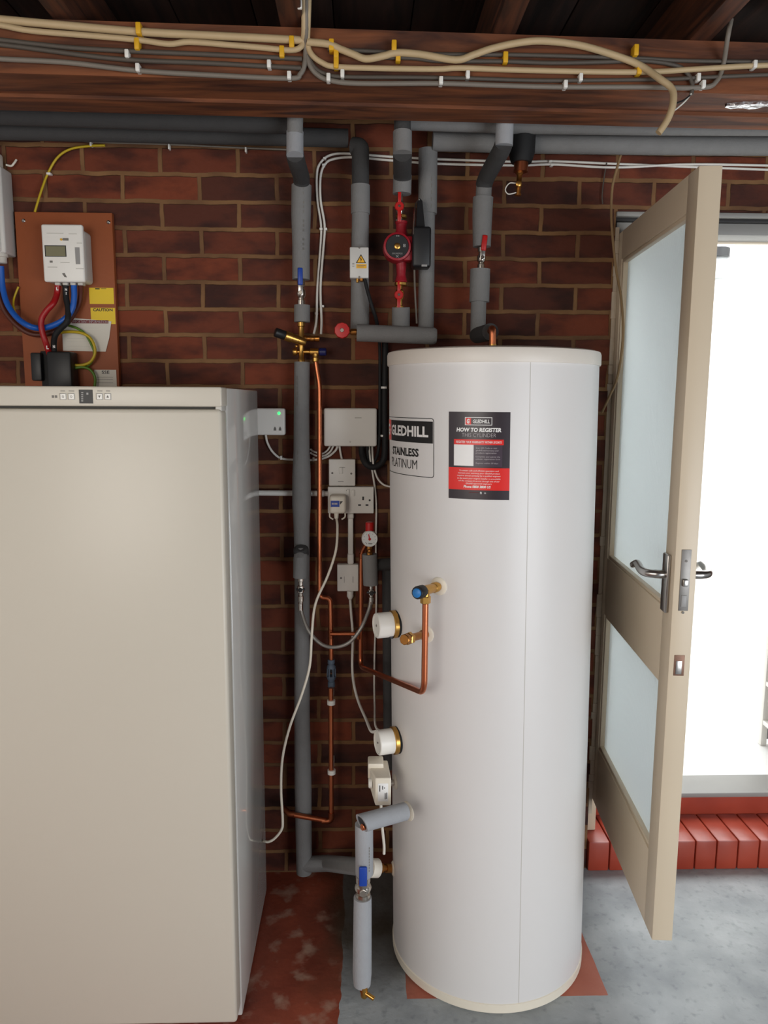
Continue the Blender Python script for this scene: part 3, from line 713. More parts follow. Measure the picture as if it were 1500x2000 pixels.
def ball_valve(c, L, r, lever_mat, label, lean=0.0, up=True, wh=.0075, body='chrome', yoff=.018, ll=.05):
    """small lever valve on a vertical pipe: c centre, L body length"""
    t = thing('ball_valve', label, 'valve', c - Vector((0, 0, L/2)))
    z0 = -L/2
    MB().lathe(c, (0, 0, 1), [(r*.8, z0), (r*.95, z0+.002), (r*.95, z0+L*.24), (r*.72, z0+L*.27), (r*.72, z0+L*.33), (r*1.0, z0+L*.38), (r*1.12, 0), (r*1.0, L*.12), (r*.72, L*.17), (r*.72, L*.24), (r*.95, L*.27), (r*.95, L/2-.002), (r*.8, L/2)], 12).build('valve_body', body, t)
    st = c+Vector((0, -r*.7, 0))
    MB().cyl(st, st+Vector((0, -yoff+r*.35, 0)), r*.42, 12).build('stem', 'chrome', t)
    s = 1 if up else -1; q = st+Vector((0, -yoff+r*.4, 0)); D = Vector((math.sin(lean), 0, math.cos(lean)*s)); X_ = Vector((math.cos(lean), 0, -math.sin(lean)*s))
    lv = MB().obox(q+D*ll*.32, X_*wh*.85, Vector((0, .0011, 0)), D*ll*.42, .0008).build('lever', 'steel', t)
    MB().cyl(q+Vector((0, -.0035, 0)), q+Vector((0, .001, 0)), r*.5, 6).build('lever_nut', 'chrome', lv)
    h0 = q+D*ll*.42; h1 = q+D*ll*1.45
    MB().obox((h0+h1)/2+Vector((0, -.002, 0)), X_*wh, Vector((0, .0042, 0)), D*(h1-h0).length/2, .0036, 3).build('lever_sleeve', lever_mat, lv)
    return t, lv, q, D
vc = Vector((at(709, 1733, 1.76).x, 1.76, at(709, 1733, 1.76).z))
tv, lv, q, D = ball_valve(vc, .062, .0195, 'blue', 'nickel lever valve with blue handle between two pale grey insulated pipes', ll=.050, body='chrome', wh=.0100)
rL_ = rp(17.5, 1850, 1.76); l0 = Vector((vc.x-.001, 1.76, at(709, 1752, 1.76).z)); l1 = Vector((vc.x-.002, 1.76, at(709, 1922, 1.76).z))
t = thing('insulated_pipe', 'pale grey insulated drop pipe below the blue lever valve, ending above the floor', 'pipe', l1)
T([l0, l0+Vector((0, 0, -.03)), l1+Vector((0, 0, .03)), l1], [rL_*.98, rL_, rL_*1.06, rL_*.96], 24).build('foam_sleeve', 'foam_lit', t)
MB().cyl(l0+Vector((0, 0, -.01)), l0+Vector((0, 0, .006)), .0165).build('pipe_end', 'white2', t)
t = thing('drain_cock', 'brass drain cock under the pale grey insulated drop pipe near the floor', 'drain cock', l1+Vector((0, 0, -.03)))
mb = MB(); q0 = l1+Vector((.004, -.012, .004)); mb.lathe(q0, (0.05, 0, -1), [(.011, 0), (.011, .012), (.009, .014), (.009, .028), (.006, .032)], 10); mb.build('cock_body', 'brass', t)
MB().cyl(q0+Vector((.002, -.002, -.016)), q0+Vector((.026, -.014, -.024)), .0055, 10).build('cock_spout', 'brass', t)
MB().cyl(l1+Vector((.003, -.006, .01)), l1+Vector((.003, -.006, -.004)), .0078).build('copper_tail', 'copper', t)
# lower connection behind the drop pipe
a, z = cray(768, 1696); P = cpt(a, z)
t = thing('pipe_union', 'brass pipe union low on the cylinder behind the blue lever valve', 'pipe fitting', P)
e0_ = at(722, 1695, 2.0); e1_ = Vector((P.x, P.y, z))
d_ = (e1_-e0_).normalized(); LL = (e1_-e0_).length
MB().lathe(e0_, d_, [(.026, 0), (.026, .026), (.010, .027)], 20).build('end_sleeve', 'white2', t)
MB().lathe(e0_+d_*.024, d_, [(.011, 0), (.014, .002), (.014, .018), (.009, .020), (.009, .03), (.013, .031), (.013, LL-.028), (.009, LL-.026), (.009, LL-.022)], 10).build('union_body', 'brass_dark', t)

# ================================================================== INSULATED RISERS
def riser(label, pts, r, matn='foam', name='insulated_pipe', parts=()):
    t = thing(name, label, 'pipe', pts[-1])
    T(pts, r, 22).build('foam_sleeve', matn, t)
    return t
R1 = 2.335
def P1(x, y, Y=R1): return at(x, y, Y)
# 1. left riser
t = thing('insulated_pipe', 'grey insulated riser with offset bend, above the blue lever valve near the middle', 'pipe', P1(588, 545))
T([at(577, 200, 2.12), at(576, 262, 2.12)], rp(15.5, 250, 2.12), 22).build('foam_length', 'foam', t)
T([at(576, 258, 2.125), at(576, 304, 2.11)], rp(16.5, 280, 2.12), 22).build('elbow_sleeve', 'foam_lit', t)
T(fillet([at(576, 300, 2.12), at(578, 312, 2.15), at(589, 346, 2.31), at(589, 366, R1)], .02), rp(17, 320, 2.2), 22).build('offset_bend', 'foam_shaded', t)
T([P1(589, 362), P1(588, 420), P1(588, 480), P1(588, 546)], [rp(19.5, 362, R1), rp(19, 420, R1), rp(17, 470, R1), rp(17, 546, R1)], 24).build('foam_sleeve', 'foam', t)
mb = MB(); Sd = lambda s, t_, off: Vector((P1(588, 450).x+(rp(19.5, 420, R1)+.0006)*math.sin(s), R1-(rp(19.5, 420, R1)+.0006)*math.cos(s), t_))
for y in range(370, 500, 9):
    if y % 4: dec_rect(mb, Sd, .30, P1(590, y+5).z, .38, P1(590, y).z, 0, 2)
mb.build('foam_print', 'inkgrey', t)
vc = P1(588, 573)
ball_valve(vc, P1(588, 546).z-P1(588, 600).z, .0125, 'blue', 'nickel lever valve with upright blue handle on the left riser, above the brass mixing valve', ll=.048)
o = MB().tube([P1(590, 596), P1(590, 629)], rp(15.5, 612, R1), 22).build('foam_collar', 'foam'); setp(o, 'short grey foam collar between the blue lever valve and the brass control valve', 'pipe insulation')
# brass control valve
c = P1(589, 665)
t = thing('control_valve', 'brass inlet control valve with black knob and dark blue cap on the left riser', 'valve', P1(589, 708))
mb = MB(); mb.lathe(P1(589, 709), Vector((0, 0, 1)), [(.010, 0), (.010, .012), (.0085, .014), (.0085, .05), (.010, .055), (.010, .078), (.0085, .082), (.0085, .105), (.0115, .107), (.0115, .118)], 14); mb.build('upright', 'brass', t)
k = at(556, 655, 2.295); e = at(594, 668, 2.315); ax = (k-e).normalized(); L_ = (k-e).length
MB().lathe(e, ax, [(.010, -.004), (.0115, 0), (.0115, L_*.3), (.0125, L_*.32), (.0125, L_*.62), (.0145, L_*.64), (.0145, L_*.96), (.012, L_)], 18).build('cartridge', 'brass', t)
MB().lathe(k-ax*.002, ax, [(.012, 0), (.0135, .002), (.0135, .030), (.011, .032)], 14).build('black_knob', 'black', t)
MB().lathe(P1(591, 661), Vector((1, 0, 0)), [(.007, 0), (.009, .002), (.009, .012), (.0075, .013), (.0075, .022), (.009, .023), (.009, .033), (.0075, .035), (.0095, .042), (.0095, .050)], 12).build('outlet', 'brass_dark', t)
MB().lathe(P1(572, 687), Vector((1, 0, 0)), [(.010, 0), (.0115, .002), (.0115, .011), (.006, .014), (.0065, .05), (.0105, .052), (.0105, .076)], 14).build('crossbar', 'brass', t)
MB().lathe(P1(623, 687), Vector((1, 0, 0)), [(.009, 0), (.0115, .002), (.0115, .02), (.009, .022)], 12).build('blue_cap', 'navy', t)
MB().lathe(P1(616, 687), Vector((0, 0, -1)), [(.009, 0), (.009, .014), (.0078, .016), (.0095, .018), (.0095, .028), (.0078, .03)], 12).build('outlet', 'brass', t)
mb = MB(); ball(mb, P1(579, 676), .005); mb.build('test_plug', 'brass', t)
# 2. long lower left pipe with elbow to the cylinder
rl = rp(15, 800, R1)
t = thing('insulated_pipe', 'long grey insulated pipe dropping from the brass control valve to the floor', 'pipe', P1(592, 1690))
T([P1(590, 707), P1(589, 800), P1(589, 880), P1(589, 930), P1(589, 985), P1(589, 1030), P1(590, 1110), P1(590, 1400), P1(592, 1540), P1(594, 1704)],
  [rl, rl, rp(15.5, 880, R1), rp(18, 930, R1), rp(18, 985, R1), rp(15.5, 1030, R1), rl, rp(15, 1400, R1), rp(16.5, 1500, R1), rp(15, 1700, R1)], 24).build('foam_sleeve', 'foam', t)
T([P1(594, 1688), at(640, 1686, 2.31), at(724, 1695, 2.02)], rp(15, 1690, R1), 22).build('foot_sleeve', 'foam', t)
mb = MB(); Sd = lambda s, t_, off: Vector((P1(590, 800).x+(rl+.0035)*math.sin(s), R1-(rl+.0035)*math.cos(s), t_))
for y in list(range(735, 790, 10))+list(range(880, 940, 11)): dec_rect(mb, Sd, -.55, P1(590, y+7).z, -.45, P1(590, y).z, 0, 2)
mb.build('foam_print', 'inkgrey', t)
# filling loop left stub
YF = 2.285
t = thing('insulated_stub', 'grey foam covered stub on the long insulated pipe, holding the hose left end', 'pipe', at(586, 1125, YF))
T([at(588, 1078, YF+.02), at(587, 1092, YF), at(586, 1128, YF)], [rp(13, 1085, YF), rp(14, 1092, YF), rp(13.5, 1125, YF)], 20).build('foam_sleeve', 'foam', t)
MB().lathe(at(588, 1076, YF+.015), (0, -.6, 1), [(rp(15, 1085, YF), -.012), (rp(15, 1085, YF), .006), (rp(10, 1085, YF), .012)], 20).build('foam_end', 'foam_shaded', t)
def iso(label, x, y0, y1, Y):
    a = at(x, y0, Y); b = at(x+.5, y1, Y); L = (a-b).length
    t = thing('isolating_valve', label, 'valve', b)
    MB().lathe(a, b-a, [(.0062, 0), (.0085, .001), (.0085, L*.16), (.006, L*.18), (.006, L*.30), (.0095, L*.33), (.0095, L*.55), (.006, L*.58), (.006, L*.66), (.0085, L*.68), (.0085, L*.86), (.0062, L*.88), (.0062, L)], 8).build('valve_body', 'chrome', t)
    m_ = a.lerp(b, .44)
    MB().cyl(m_+Vector((0, -.007, 0)), m_+Vector((0, -.016, 0)), .0062, 12).build('screw_cap', 'black', t)
    MB().obox(m_+Vector((0, -.003, 0)), (.0135, 0, 0), (0, .004, 0), (0, 0, .0028), .001).build('wing_handle', 'black', t)
    return t
iso('nickel isolating valve at the left end of the braided filling hose', 587, 1126, 1182, YF)
iso('nickel isolating valve at the right end of the braided hose, below the pressure gauge', 725, 1138, 1180, 2.25)
hp = smooth(pl((587, 1180, YF), (590, 1198, YF), (603, 1232, YF-.02), (628, 1258, 2.25), (655, 1264, 2.23), (683, 1254, 2.22), (705, 1227, 2.22), (719, 1195, 2.24), (724, 1176, 2.25)), 7)
t = thing('braided_hose', 'silver braided filling hose hanging in a loop between two valves', 'hose', hp[28])
T(hp, .0056, 12).build('braid', 'braid', t)
mb = MB(); mb.cyl(hp[0]+Vector((0, 0, .004)), hp[0]+Vector((0, 0, -.02)), .0075); mb.build('ferrule', 'chrome', t)
mb = MB(); mb.cyl(hp[-1]+Vector((.001, 0, .006)), hp[-1]+Vector((-.003, 0, -.022)), .0072); mb.build('ferrule', 'chrome', t)
# right stub and gauge
YG = 2.26
t = thing('insulated_stub', 'dark grey foam covered stub under the pressure gauge beside the cylinder', 'pipe', at(724, 1140, YG))
T([at(722, 1082, YG), at(724, 1142, YG)], rp(14.5, 1110, YG), 20).build('foam_sleeve', 'foam', t)
T([at(724, 1104, YG+.02), at(790, 1100, 2.32)], rp(12, 1100, YG), 18).build('branch_sleeve', 'foam_shaded', t)
riser('dark grey insulated pipe squeezed between the wall and the left edge of the cylinder', [at(757, 1095, 2.345), at(760, 1500, 2.345)], rp(11, 1200, 2.345), 'foam_shaded')
gc = at(722, 1053, 2.235)
t = thing('pressure_gauge', 'round white pressure gauge with a red cap on top beside the cylinder', 'gauge', gc+Vector((0, 0, -.04)))
MB().lathe(gc+Vector((0, .024, 0)), (0, -1, 0), [(rp(14, 1053, 2.2), 0), (rp(16, 1053, 2.2), .003), (rp(16, 1053, 2.2), .022), (rp(15.2, 1053, 2.2), .024), (rp(14.6, 1053, 2.2), .022)], 36).build('case', 'white', t)
fc = MB().cyl(gc+Vector((0, .004, 0)), gc+Vector((0, .0015, 0)), rp(14.7, 1053, 2.2), 36).build('dial', 'gauge', t)
Sg = lambda s, t_, off: Vector((gc.x+s, gc.y+.0014-off, gc.z+t_))
mb = MB(); r_ = rp(12.5, 1053, 2.2)
for i in range(9):
    a = math.radians(-130+i*32.5); n_ = Vector((math.sin(a), math.cos(a))); m2 = Vector((n_.y, -n_.x))*.0004
    dec_poly(mb, Sg, [tuple(n_*r_-m2), tuple(n_*r_+m2), tuple(n_*r_*.84+m2), tuple(n_*r_*.84-m2)], .0005)
dec_text(mb, Sg, '1 bar', -.009, -.0155, .009, .0045, .0005, .02); mb.build('dial_marks', 'ink', fc)
mb = MB(); dec_poly(mb, Sg, [(-.0045, .014), (-.002, .015), (.0025, -.003), (-.0015, -.0035)], .0009); dec_poly(mb, Sg, [(.0042*math.cos(i*.7854), .0042*math.sin(i*.7854)-.0005) for i in range(8)], .0012); mb.build('needle', 'redp', fc)
mb = MB(); g0 = gc+Vector((0, .015, 0)); mb.cyl(g0+Vector((0, 0, -.020)), g0+Vector((0, 0, -.052)), .009, 8); ball(mb, g0+Vector((0, -.006, -.037)), .0075); mb.build('brass_stem', 'brass_dark', t)
MB().lathe(g0+Vector((0, .004, .012)), (0, 0, 1), [(.012, 0), (.0125, .004), (.0125, .034), (.0105, .036)], 12).build('red_cap', 'redp', t)

# 3. second riser (behind junction box)
t = thing('insulated_pipe', 'dark grey insulated riser behind the small metal warning box', 'pipe', at(705, 640, 2.31))
T(fillet([at(690, 286, 2.32), at(704, 287, 2.31), at(704, 300, 2.31)], .03)+[at(704, 385, 2.31)], rp(17, 300, 2.31), 22).build('joint_sleeve', 'foam_shaded', t)
T([at(704, 362, 2.31), at(704, 418, 2.31)], rp(18.5, 390, 2.31), 22).build('joint_sleeve', 'foam', t)
T([at(704, 415, 2.31), at(703, 540, 2.31), at(703, 645, 2.31)], [rp(16.5, 415, 2.31), rp(17.5, 500, 2.31), rp(18.5, 620, 2.31)], 22).build('foam_sleeve', 'foam', t)
# metal warning box on it
a = at(683, 482, 2.255); b = at(720, 543, 2.255)
t = thing('junction_box', 'small pale metal box with a yellow electric warning triangle on a grey riser', 'junction box', (a.x/2+b.x/2, 2.27, b.z))
B((a.x, 2.256, b.z), (b.x, 2.292, a.z), .003).build('box_body', 'box_white', t)
S_ = flatY(2.256)
def q(x, y): p = at(x, y, 2.256); return (p.x, p.z)
wl = dec_poly(MB(), S_, [q(695, 514), q(705, 496.5), q(715, 514)], .0006).build('warning_triangle', 'ink', t)
dec_poly(MB(), S_, [q(697.5, 512.6), q(705, 499.5), q(712.6, 512.6)], .001).build('triangle_fill', 'orange', wl)
dec_poly(MB(), S_, [q(705.5, 501.5), q(702.8, 506.6), q(704.7, 506.4), q(704.2, 511.8), q(707, 505.8), q(705.2, 506)], .0014).build('lightning_mark', 'ink', wl)
dec_rect(MB(), S_, *q(696, 524), *q(716, 516), .0006).build('warning_strip', 'orange', t)
mb = MB()
for x, y in ((702, 484), (702, 541)): p_ = at(x, y, 2.256); mb.cyl(p_, p_+Vector((0, -.002, 0)), .0025, 10)
mb.build('lid_screws', 'steel', t)
mb = MB(); 
for y in (520, 517, 514): prect(mb, S_, 688, y, 692, y+1, 2.256, .0004)
prect(mb, S_, 698, 518, 714, 519, 2.256, .0009); prect(mb, S_, 698, 521, 711, 522, 2.256, .0009); mb.build('box_print', 'inkgrey', t)
p_ = at(698, 543, 2.27)
MB().lathe(p_, (0, 0, -1), [(.004, 0), (.004, .012), (.003, .013)], 10).build('gland', 'brass', t)
MB().lathe(at(706, 543, 2.27), (0, 0, -1), [(.006, 0), (.006, .008), (.004, .010)], 10).build('gland', 'brass_dark', t)
o = T(smooth(pl((712, 543, 2.27), (717, 565, 2.265), (727, 600, 2.26), (735, 625, 2.28), (740, 655, 2.33), (742, 690, 2.36), (742, 790, 2.37), (740, 870, 2.37), (732, 900, 2.36), (722, 903, 2.362), (718, 888, 2.372), (717, 866, 2.378))), .0052, 12).build('black_cable', 'blackrub')
setp(o, 'black cable from the metal warning box looping down behind the insulated pipe', 'cable')
t = thing('black_cable', 'black cable bundle running down the wall beside the cylinder with white ties', 'cable', at(752, 930, 2.35))
T(smooth(pl((752, 660, 2.37), (752, 720, 2.37), (751, 800, 2.37), (752, 870, 2.365), (748, 900, 2.36), (730, 912, 2.355), (714, 905, 2.355), (707, 885, 2.37), (707, 866, 2.377))), .0098, 14).build('sheath', 'blackrub', t)
for y in (757, 851): MB().lathe(at(750, y, 2.37)+Vector((0, 0, -.003)), (.0, 0, 1), [(.0112, 0), (.0112, .006)], 14).build('cable_tie', 'white', t)

# 4. pump column
YPU = 2.27
t = thing('insulated_pipe', 'grey insulated riser with elbow above the red pump', 'pipe', at(785, 378, YPU))
T([at(786, 205, 2.12), at(786, 262, 2.12)], rp(16.5, 240, 2.12), 22).build('foam_length', 'foam_shaded', t)
T([at(786, 258, 2.12), at(786, 300, 2.115)], rp(18.5, 280, 2.12), 22).build('elbow_sleeve', 'foam', t)
T(fillet([at(786, 298, 2.12), at(786, 306, 2.14), at(786, 336, 2.25), at(786, 350, YPU)], .02), rp(18, 320, 2.2), 22).build('offset_bend', 'foam_shaded', t)
T([at(786, 342, YPU), at(785, 379, YPU)], rp(18, 360, YPU), 22).build('foam_sleeve', 'foam', t)
def tvalve(label, y0, y1, x):
    a = at(x, y0, YPU); b = at(x, y1, YPU); L = a.z-b.z
    t = thing('isolating_valve', label, 'valve', b)
    MB().lathe(b, (0, 0, 1), [(.012, 0), (.0135, .001), (.0135, .009), (.009, .011), (.009, L*.34), (.0125, L*.4), (.0125, L*.66), (.008, L*.72), (.008, L)], 12).build('valve_body', 'brass' if y0 > 500 else 'chrome', t)
    c = Vector((a.x-.002, YPU-.018, (a.z+b.z)/2))
    mb = MB(); mb.lathe(c+Vector((0, .006, 0)), (0, -1, 0), [(.012, 0), (.013, .002), (.013, .008), (.011, .010)], 20)
    mb.obox(c+Vector((0, -.0005, L*.26)), (.0046, 0, 0), (0, .003, 0), (0, 0, L*.24), .0015); mb.obox(c+Vector((0, -.0005, -L*.26)), (.0052, 0, 0), (0, .003, 0), (0, 0, L*.24), .0015)
    h = mb.build('butterfly_handle', 'redp', t)
    MB().cyl(c+Vector((0, -.004, 0)), c+Vector((0, -.0065, 0)), .0038, 8).build('handle_screw', 'chrome', h)
tvalve('red butterfly handled valve directly above the red pump', 376, 436, 781)
tvalve('red butterfly handled valve directly below the red pump', 550, 605, 780)
pc = at(776, 481, 2.215)
t = thing('circulation_pump', 'red cast circulation pump with round black face and black terminal box', 'pump', pc+Vector((0, 0, -.09)))
rv = rp(27.5, 481, 2.2)
MB().lathe(pc+Vector((0, .075, 0)), (0, -1, 0), [(rv*.6, 0), (rv*.95, .01), (rv*1.02, .04), (rv*1.02, .062), (rv*.97, .075), (rv*.83, .077), (rv*.82, .073)], 40).build('motor_housing', 'redcast', t)
fc = MB().cyl(pc+Vector((0, .006, 0)), pc+Vector((0, -.0005, 0)), rv*.83, 40).build('face_plate', 'black', t)
MB().lathe(pc, (0, -1, 0), [(.0085, 0), (.0085, .003), (.007, .004), (.002, .004), (.002, .003)], 20).build('vent_screw', 'brass', fc)
Sp = lambda s, t_, off: Vector((pc.x+s, pc.y-.0006-off, pc.z+t_))
mb = MB(); dec_text(mb, Sp, 'GRUNDFOS', -.0145, -.0215, .0145, .0042, .0004, .01); dec_text(mb, Sp, 'X', -.005, -.0305, .005, .0065, .0004, .03)
dec_rect(mb, Sp, -.003, .026, .0, .029, .0004); dec_rect(mb, Sp, .002, .026, .005, .029, .0004); dec_frame(mb, Sp, .016, -.002, .023, .006, .001, .0012, .0004, 1); dec_rect(mb, Sp, .018, .0, .021, .004, .0004)
mb.build('face_print', 'grey_panel', fc)
xa = at(803, 460, 2.22).x
B((xa-.02, 2.225, at(803, 508, 2.22).z), (at(806, 480, 2.22).x, 2.275, at(803, 460, 2.22).z), .004).build('housing_flank', 'redcast', t)
mb = MB(); c_ = Vector((at(784, 440, YPU).x, YPU, 0)); z0_, z1_ = at(780, 520, YPU).z, at(780, 552, YPU).z
mb.lathe((c_.x, YPU-.005, z1_), (0, 0, 1), [(.0165, 0), (.0175, .002), (.0155, .010), (.0125, .022), (.016, z0_-z1_+.01)], 20); mb.build('pump_port', 'redcast', t)
mb = MB(); za, zb2 = at(780, 455, YPU).z, at(780, 433, YPU).z; mb.lathe((c_.x, YPU-.002, za-.01), (0, 0, 1), [(.020, 0), (.0155, .018), (.0155, zb2-za+.002), (.0175, zb2-za+.004), (.0175, zb2-za+.010)], 20); mb.build('pump_port', 'redcast', t)
mb = MB(); mb.cyl((c_.x, YPU-.005, z1_), (c_.x, YPU-.005, z1_-.010), .0185, 8); mb.build('union_nut', 'brass', t)
mb = MB(); mb.cyl((c_.x, YPU-.002, zb2+.008), (c_.x, YPU-.002, zb2+.018), .0155, 8); mb.build('union_nut', 'brass', t)
# terminal box
q0 = at(806, 440, 2.20); q1 = at(842, 521, 2.20)
tbx = B((q0.x, 2.205, q1.z), (q1.x, 2.262, q0.z), .008, 3).build('terminal_box', 'black', t)
mb = MB(); pp = [at(813, 444, 2.225), at(815, 395, 2.235), at(820, 387, 2.24), at(825, 392, 2.24), at(830, 444, 2.225)]
mb.prism(pp, (0, .03, 0)); mb.build('cable_hood', 'black', tbx)
mb = MB(); a = at(829, 518, 2.2); mb.box((a.x-.008, 2.203, a.z-.003), (a.x+.008, 2.206, a.z+.003), .001); mb.build('box_plate', 'grey_panel', tbx)
T(smooth(pl((807, 458, 2.205), (809, 425, 2.21), (811, 402, 2.22), (816, 391, 2.232), (819, 390, 2.235))), .0019, 8).build('earth_strap', 'chrome', t)
o = T(smooth(pl((809, 522, 2.26), (810, 560, 2.30), (812, 600, 2.31), (814, 632, 2.31))), .0028, 8).build('grey_cable', 'grey_cable'); setp(o, 'thin grey cable dropping from the pump terminal box between two insulated pipes', 'cable')
t = riser('short grey insulated pipe under the lower red butterfly valve', [at(783, 600, YPU), at(783, 650, 2.28)], rp(17.5, 620, YPU))
# 5. right hand riser of the pump pair
t = thing('insulated_pipe', 'tall grey insulated riser immediately right of the pump terminal box', 'pipe', at(832, 645, 2.31))
T([at(836, 292, 2.32), at(835, 418, 2.32)], rp(18.5, 360, 2.32), 22).build('joint_sleeve', 'foam', t)
T([at(834, 410, 2.32), at(832, 648, 2.32)], rp(15.5, 520, 2.32), 22).build('foam_sleeve', 'foam', t)
mb = MB(); rS = rp(18.7, 360, 2.32)
Sd = lambda s, t_, off: Vector((at(836, 380, 2.32).x+rS*math.sin(s), 2.32-rS*math.cos(s), t_))
for y in range(350, 412, 13): dec_rect(mb, Sd, .25, at(836, y+8, 2.32).z, .33, at(836, y, 2.32).z, 0, 2)
mb.build('foam_print', 'inkgrey', t)
# horizontal insulated pipe with drain valve
hz0, hz1 = at(697, 650, 2.235), at(843, 656, 2.235)
t = thing('insulated_pipe', 'short horizontal grey insulated pipe beside the red wheel valve', 'pipe', (hz0+hz1)/2)
dd = (hz1-hz0).normalized(); hr = rp(16.5, 650, 2.235)
MB().lathe(hz0, dd, [(hr*.7, .002), (hr, 0), (hr, (hz1-hz0).length), (hr*.96, (hz1-hz0).length+.008), (hr*.8, (hz1-hz0).length+.014)], 24).build('foam_sleeve', 'foam', t)
t = thing('wheel_valve', 'small valve with a round red handwheel left of the horizontal insulated pipe', 'valve', at(668, 645, 2.22))
a = at(668, 648, 2.235)
MB().lathe(a+Vector((.012, 0, 0)), (1, 0, 0), [(.005, 0), (.005, .012), (.009, .013), (.009, .028), (.007, .029), (.007, .04)], 10).build('valve_body', 'brass_dark', t)
wc = at(668, 645, 2.20); r_ = rp(15.5, 645, 2.2)
wh = MB().lathe(wc+Vector((0, .022, 0)), (0, -1, 0), [(r_*.6, 0), (r_*.98, .002), (r_, .008), (r_, .020), (r_*.92, .023), (r_*.3, .024)], 10).build('handwheel', 'redp', t)
MB().cyl(wc, wc+Vector((0, -.004, 0)), r_*.26, 12).build('wheel_screw', 'chrome', wh)
# 6. right riser
t = thing('insulated_pipe', 'grey insulated riser with elbow above the red lever valve', 'pipe', at(941, 484, 2.29))
T([at(987, 205, 2.11), at(986, 240, 2.11), at(984, 285, 2.11)], rp(17.5, 260, 2.11), 22).build('elbow_sleeve', 'foam_lit', t)
T(fillet([at(984, 280, 2.11), at(980, 292, 2.13), at(950, 346, 2.27), at(945, 362, 2.29)], .02), rp(17, 320, 2.2), 22).build('offset_bend', 'foam_shaded', t)
T([at(946, 352, 2.29), at(944, 392, 2.29)], rp(15.5, 370, 2.29), 22).build('neck_sleeve', 'foam', t)
T([at(943.5, 386, 2.29), at(942, 420, 2.29), at(941, 482, 2.29)], [rp(20, 386, 2.29), rp(19.5, 420, 2.29), rp(17.5, 480, 2.29)], 24).build('foam_sleeve', 'foam', t)
vc = at(940, 505, 2.285)
ball_valve(vc, at(940, 482, 2.285).z-at(940, 528, 2.285).z, .0115, 'redp', 'nickel lever valve with red handle on the riser above the cylinder top', lean=.10, ll=.042)
t = thing('insulated_pipe', 'grey insulated pipe running from the red lever valve down to the cylinder top', 'pipe', at(933, 660, 2.28))
T([at(938, 526, 2.29), at(936, 590, 2.29)], rp(19.5, 560, 2.29), 24).build('joint_sleeve', 'foam', t)
T([at(935, 586, 2.29), at(933, 662, 2.29)], rp(15, 620, 2.29), 22).build('foam_sleeve', 'foam', t)
e0 = at(932, 655, 2.285); e1 = at(958, 648, 2.115)
T([e0, e1], rp(15.5, 650, 2.25), 22).build('elbow_sleeve', 'foam_shaded', t)
zc = ztp+.003
ce = at(962, 642, 2.09); base = Vector((ce.x+.001, ce.y, zc))
t = thing('copper_elbow', 'short copper elbow rising out of the cylinder lid', 'pipe fitting', base)
T(fillet([e1+Vector((0, .01, 0)), Vector((ce.x, ce.y-.002, ce.z+.004)), base], .018, 8), .0095, 16).build('elbow', 'copper', t)
MB().lathe(base, (0, 0, 1), [(.012, 0), (.012, .010), (.0105, .011), (.0105, .022)], 10).build('union_nut', 'brass', t)
# overhead horizontals behind the beam
def ohp(label, pts, px, Y, matn):
    t = thing('insulated_pipe', label, 'pipe', pts[0], None); T(pts, rp(px, 260, Y), 20).build('foam_sleeve', matn, t); return t
ohp('upper shaded grey insulated pipe running along the wall top at the left, under the beam', [at(-600, 208, 2.2), at(0, 222, 2.2), at(300, 232, 2.2), at(562, 240, 2.2)], 20, 2.2, 'foam_shaded')
ohp('lower shaded grey insulated pipe along the wall top at the left', [at(-560, 244, 2.29), at(0, 255, 2.29), at(300, 261, 2.3), at(680, 270, 2.32)], 17, 2.3, 'foam_shaded')
ohp('upper grey insulated pipe along the wall top, leading to the right edge', [at(800, 236, 2.19), at(1000, 243, 2.19), at(1250, 246, 2.19), at(1640, 248, 2.19)], 17, 2.2, 'foam')
ohp('lower grey insulated pipe along the wall top right of the brass drain cock', [at(845, 276, 2.30), at(1045, 281, 2.30), at(1300, 284, 2.3), at(1640, 286, 2.3)], 18, 2.3, 'foam')
# drain cock under black insulation at the top right
t = thing('drain_cock', 'brass drain cock with a wire loop hanging below black insulation near the ceiling', 'drain cock', at(1013, 378, 2.22))
mb = MB(); a = at(1021, 255, 2.22); b = at(1018, 318, 2.22); mb.tube([a, a.lerp(b, .7), b], [.036, .036, .028], 20); mb.build('black_lagging', 'blackrub', t)
T([at(1018, 312, 2.22), at(1017, 336, 2.22)], rp(14, 325, 2.22), 18).build('copper_cap', 'copper_dark', t)
MB().lathe(at(1015, 336, 2.22), (-.05, 0, -1), [(.010, 0), (.010, .006), (.0075, .008), (.0075, .028), (.009, .03), (.009, .038), (.007, .04), (.007, .056), (.009, .057), (.009, .062)], 10).build('cock_body', 'brass_dark', t)
MB().lathe(at(1012, 360, 2.21), (0, -1, 0), [(.008, 0), (.008, .010), (.006, .011)], 8).build('drain_plug', 'brass', t)
T(smooth(pl((1008, 358, 2.21), (995, 358, 2.21), (987, 370, 2.21), (993, 379, 2.21), (1008, 376, 2.21))), .0016, 8).build('wire_loop', 'white_cable', t)

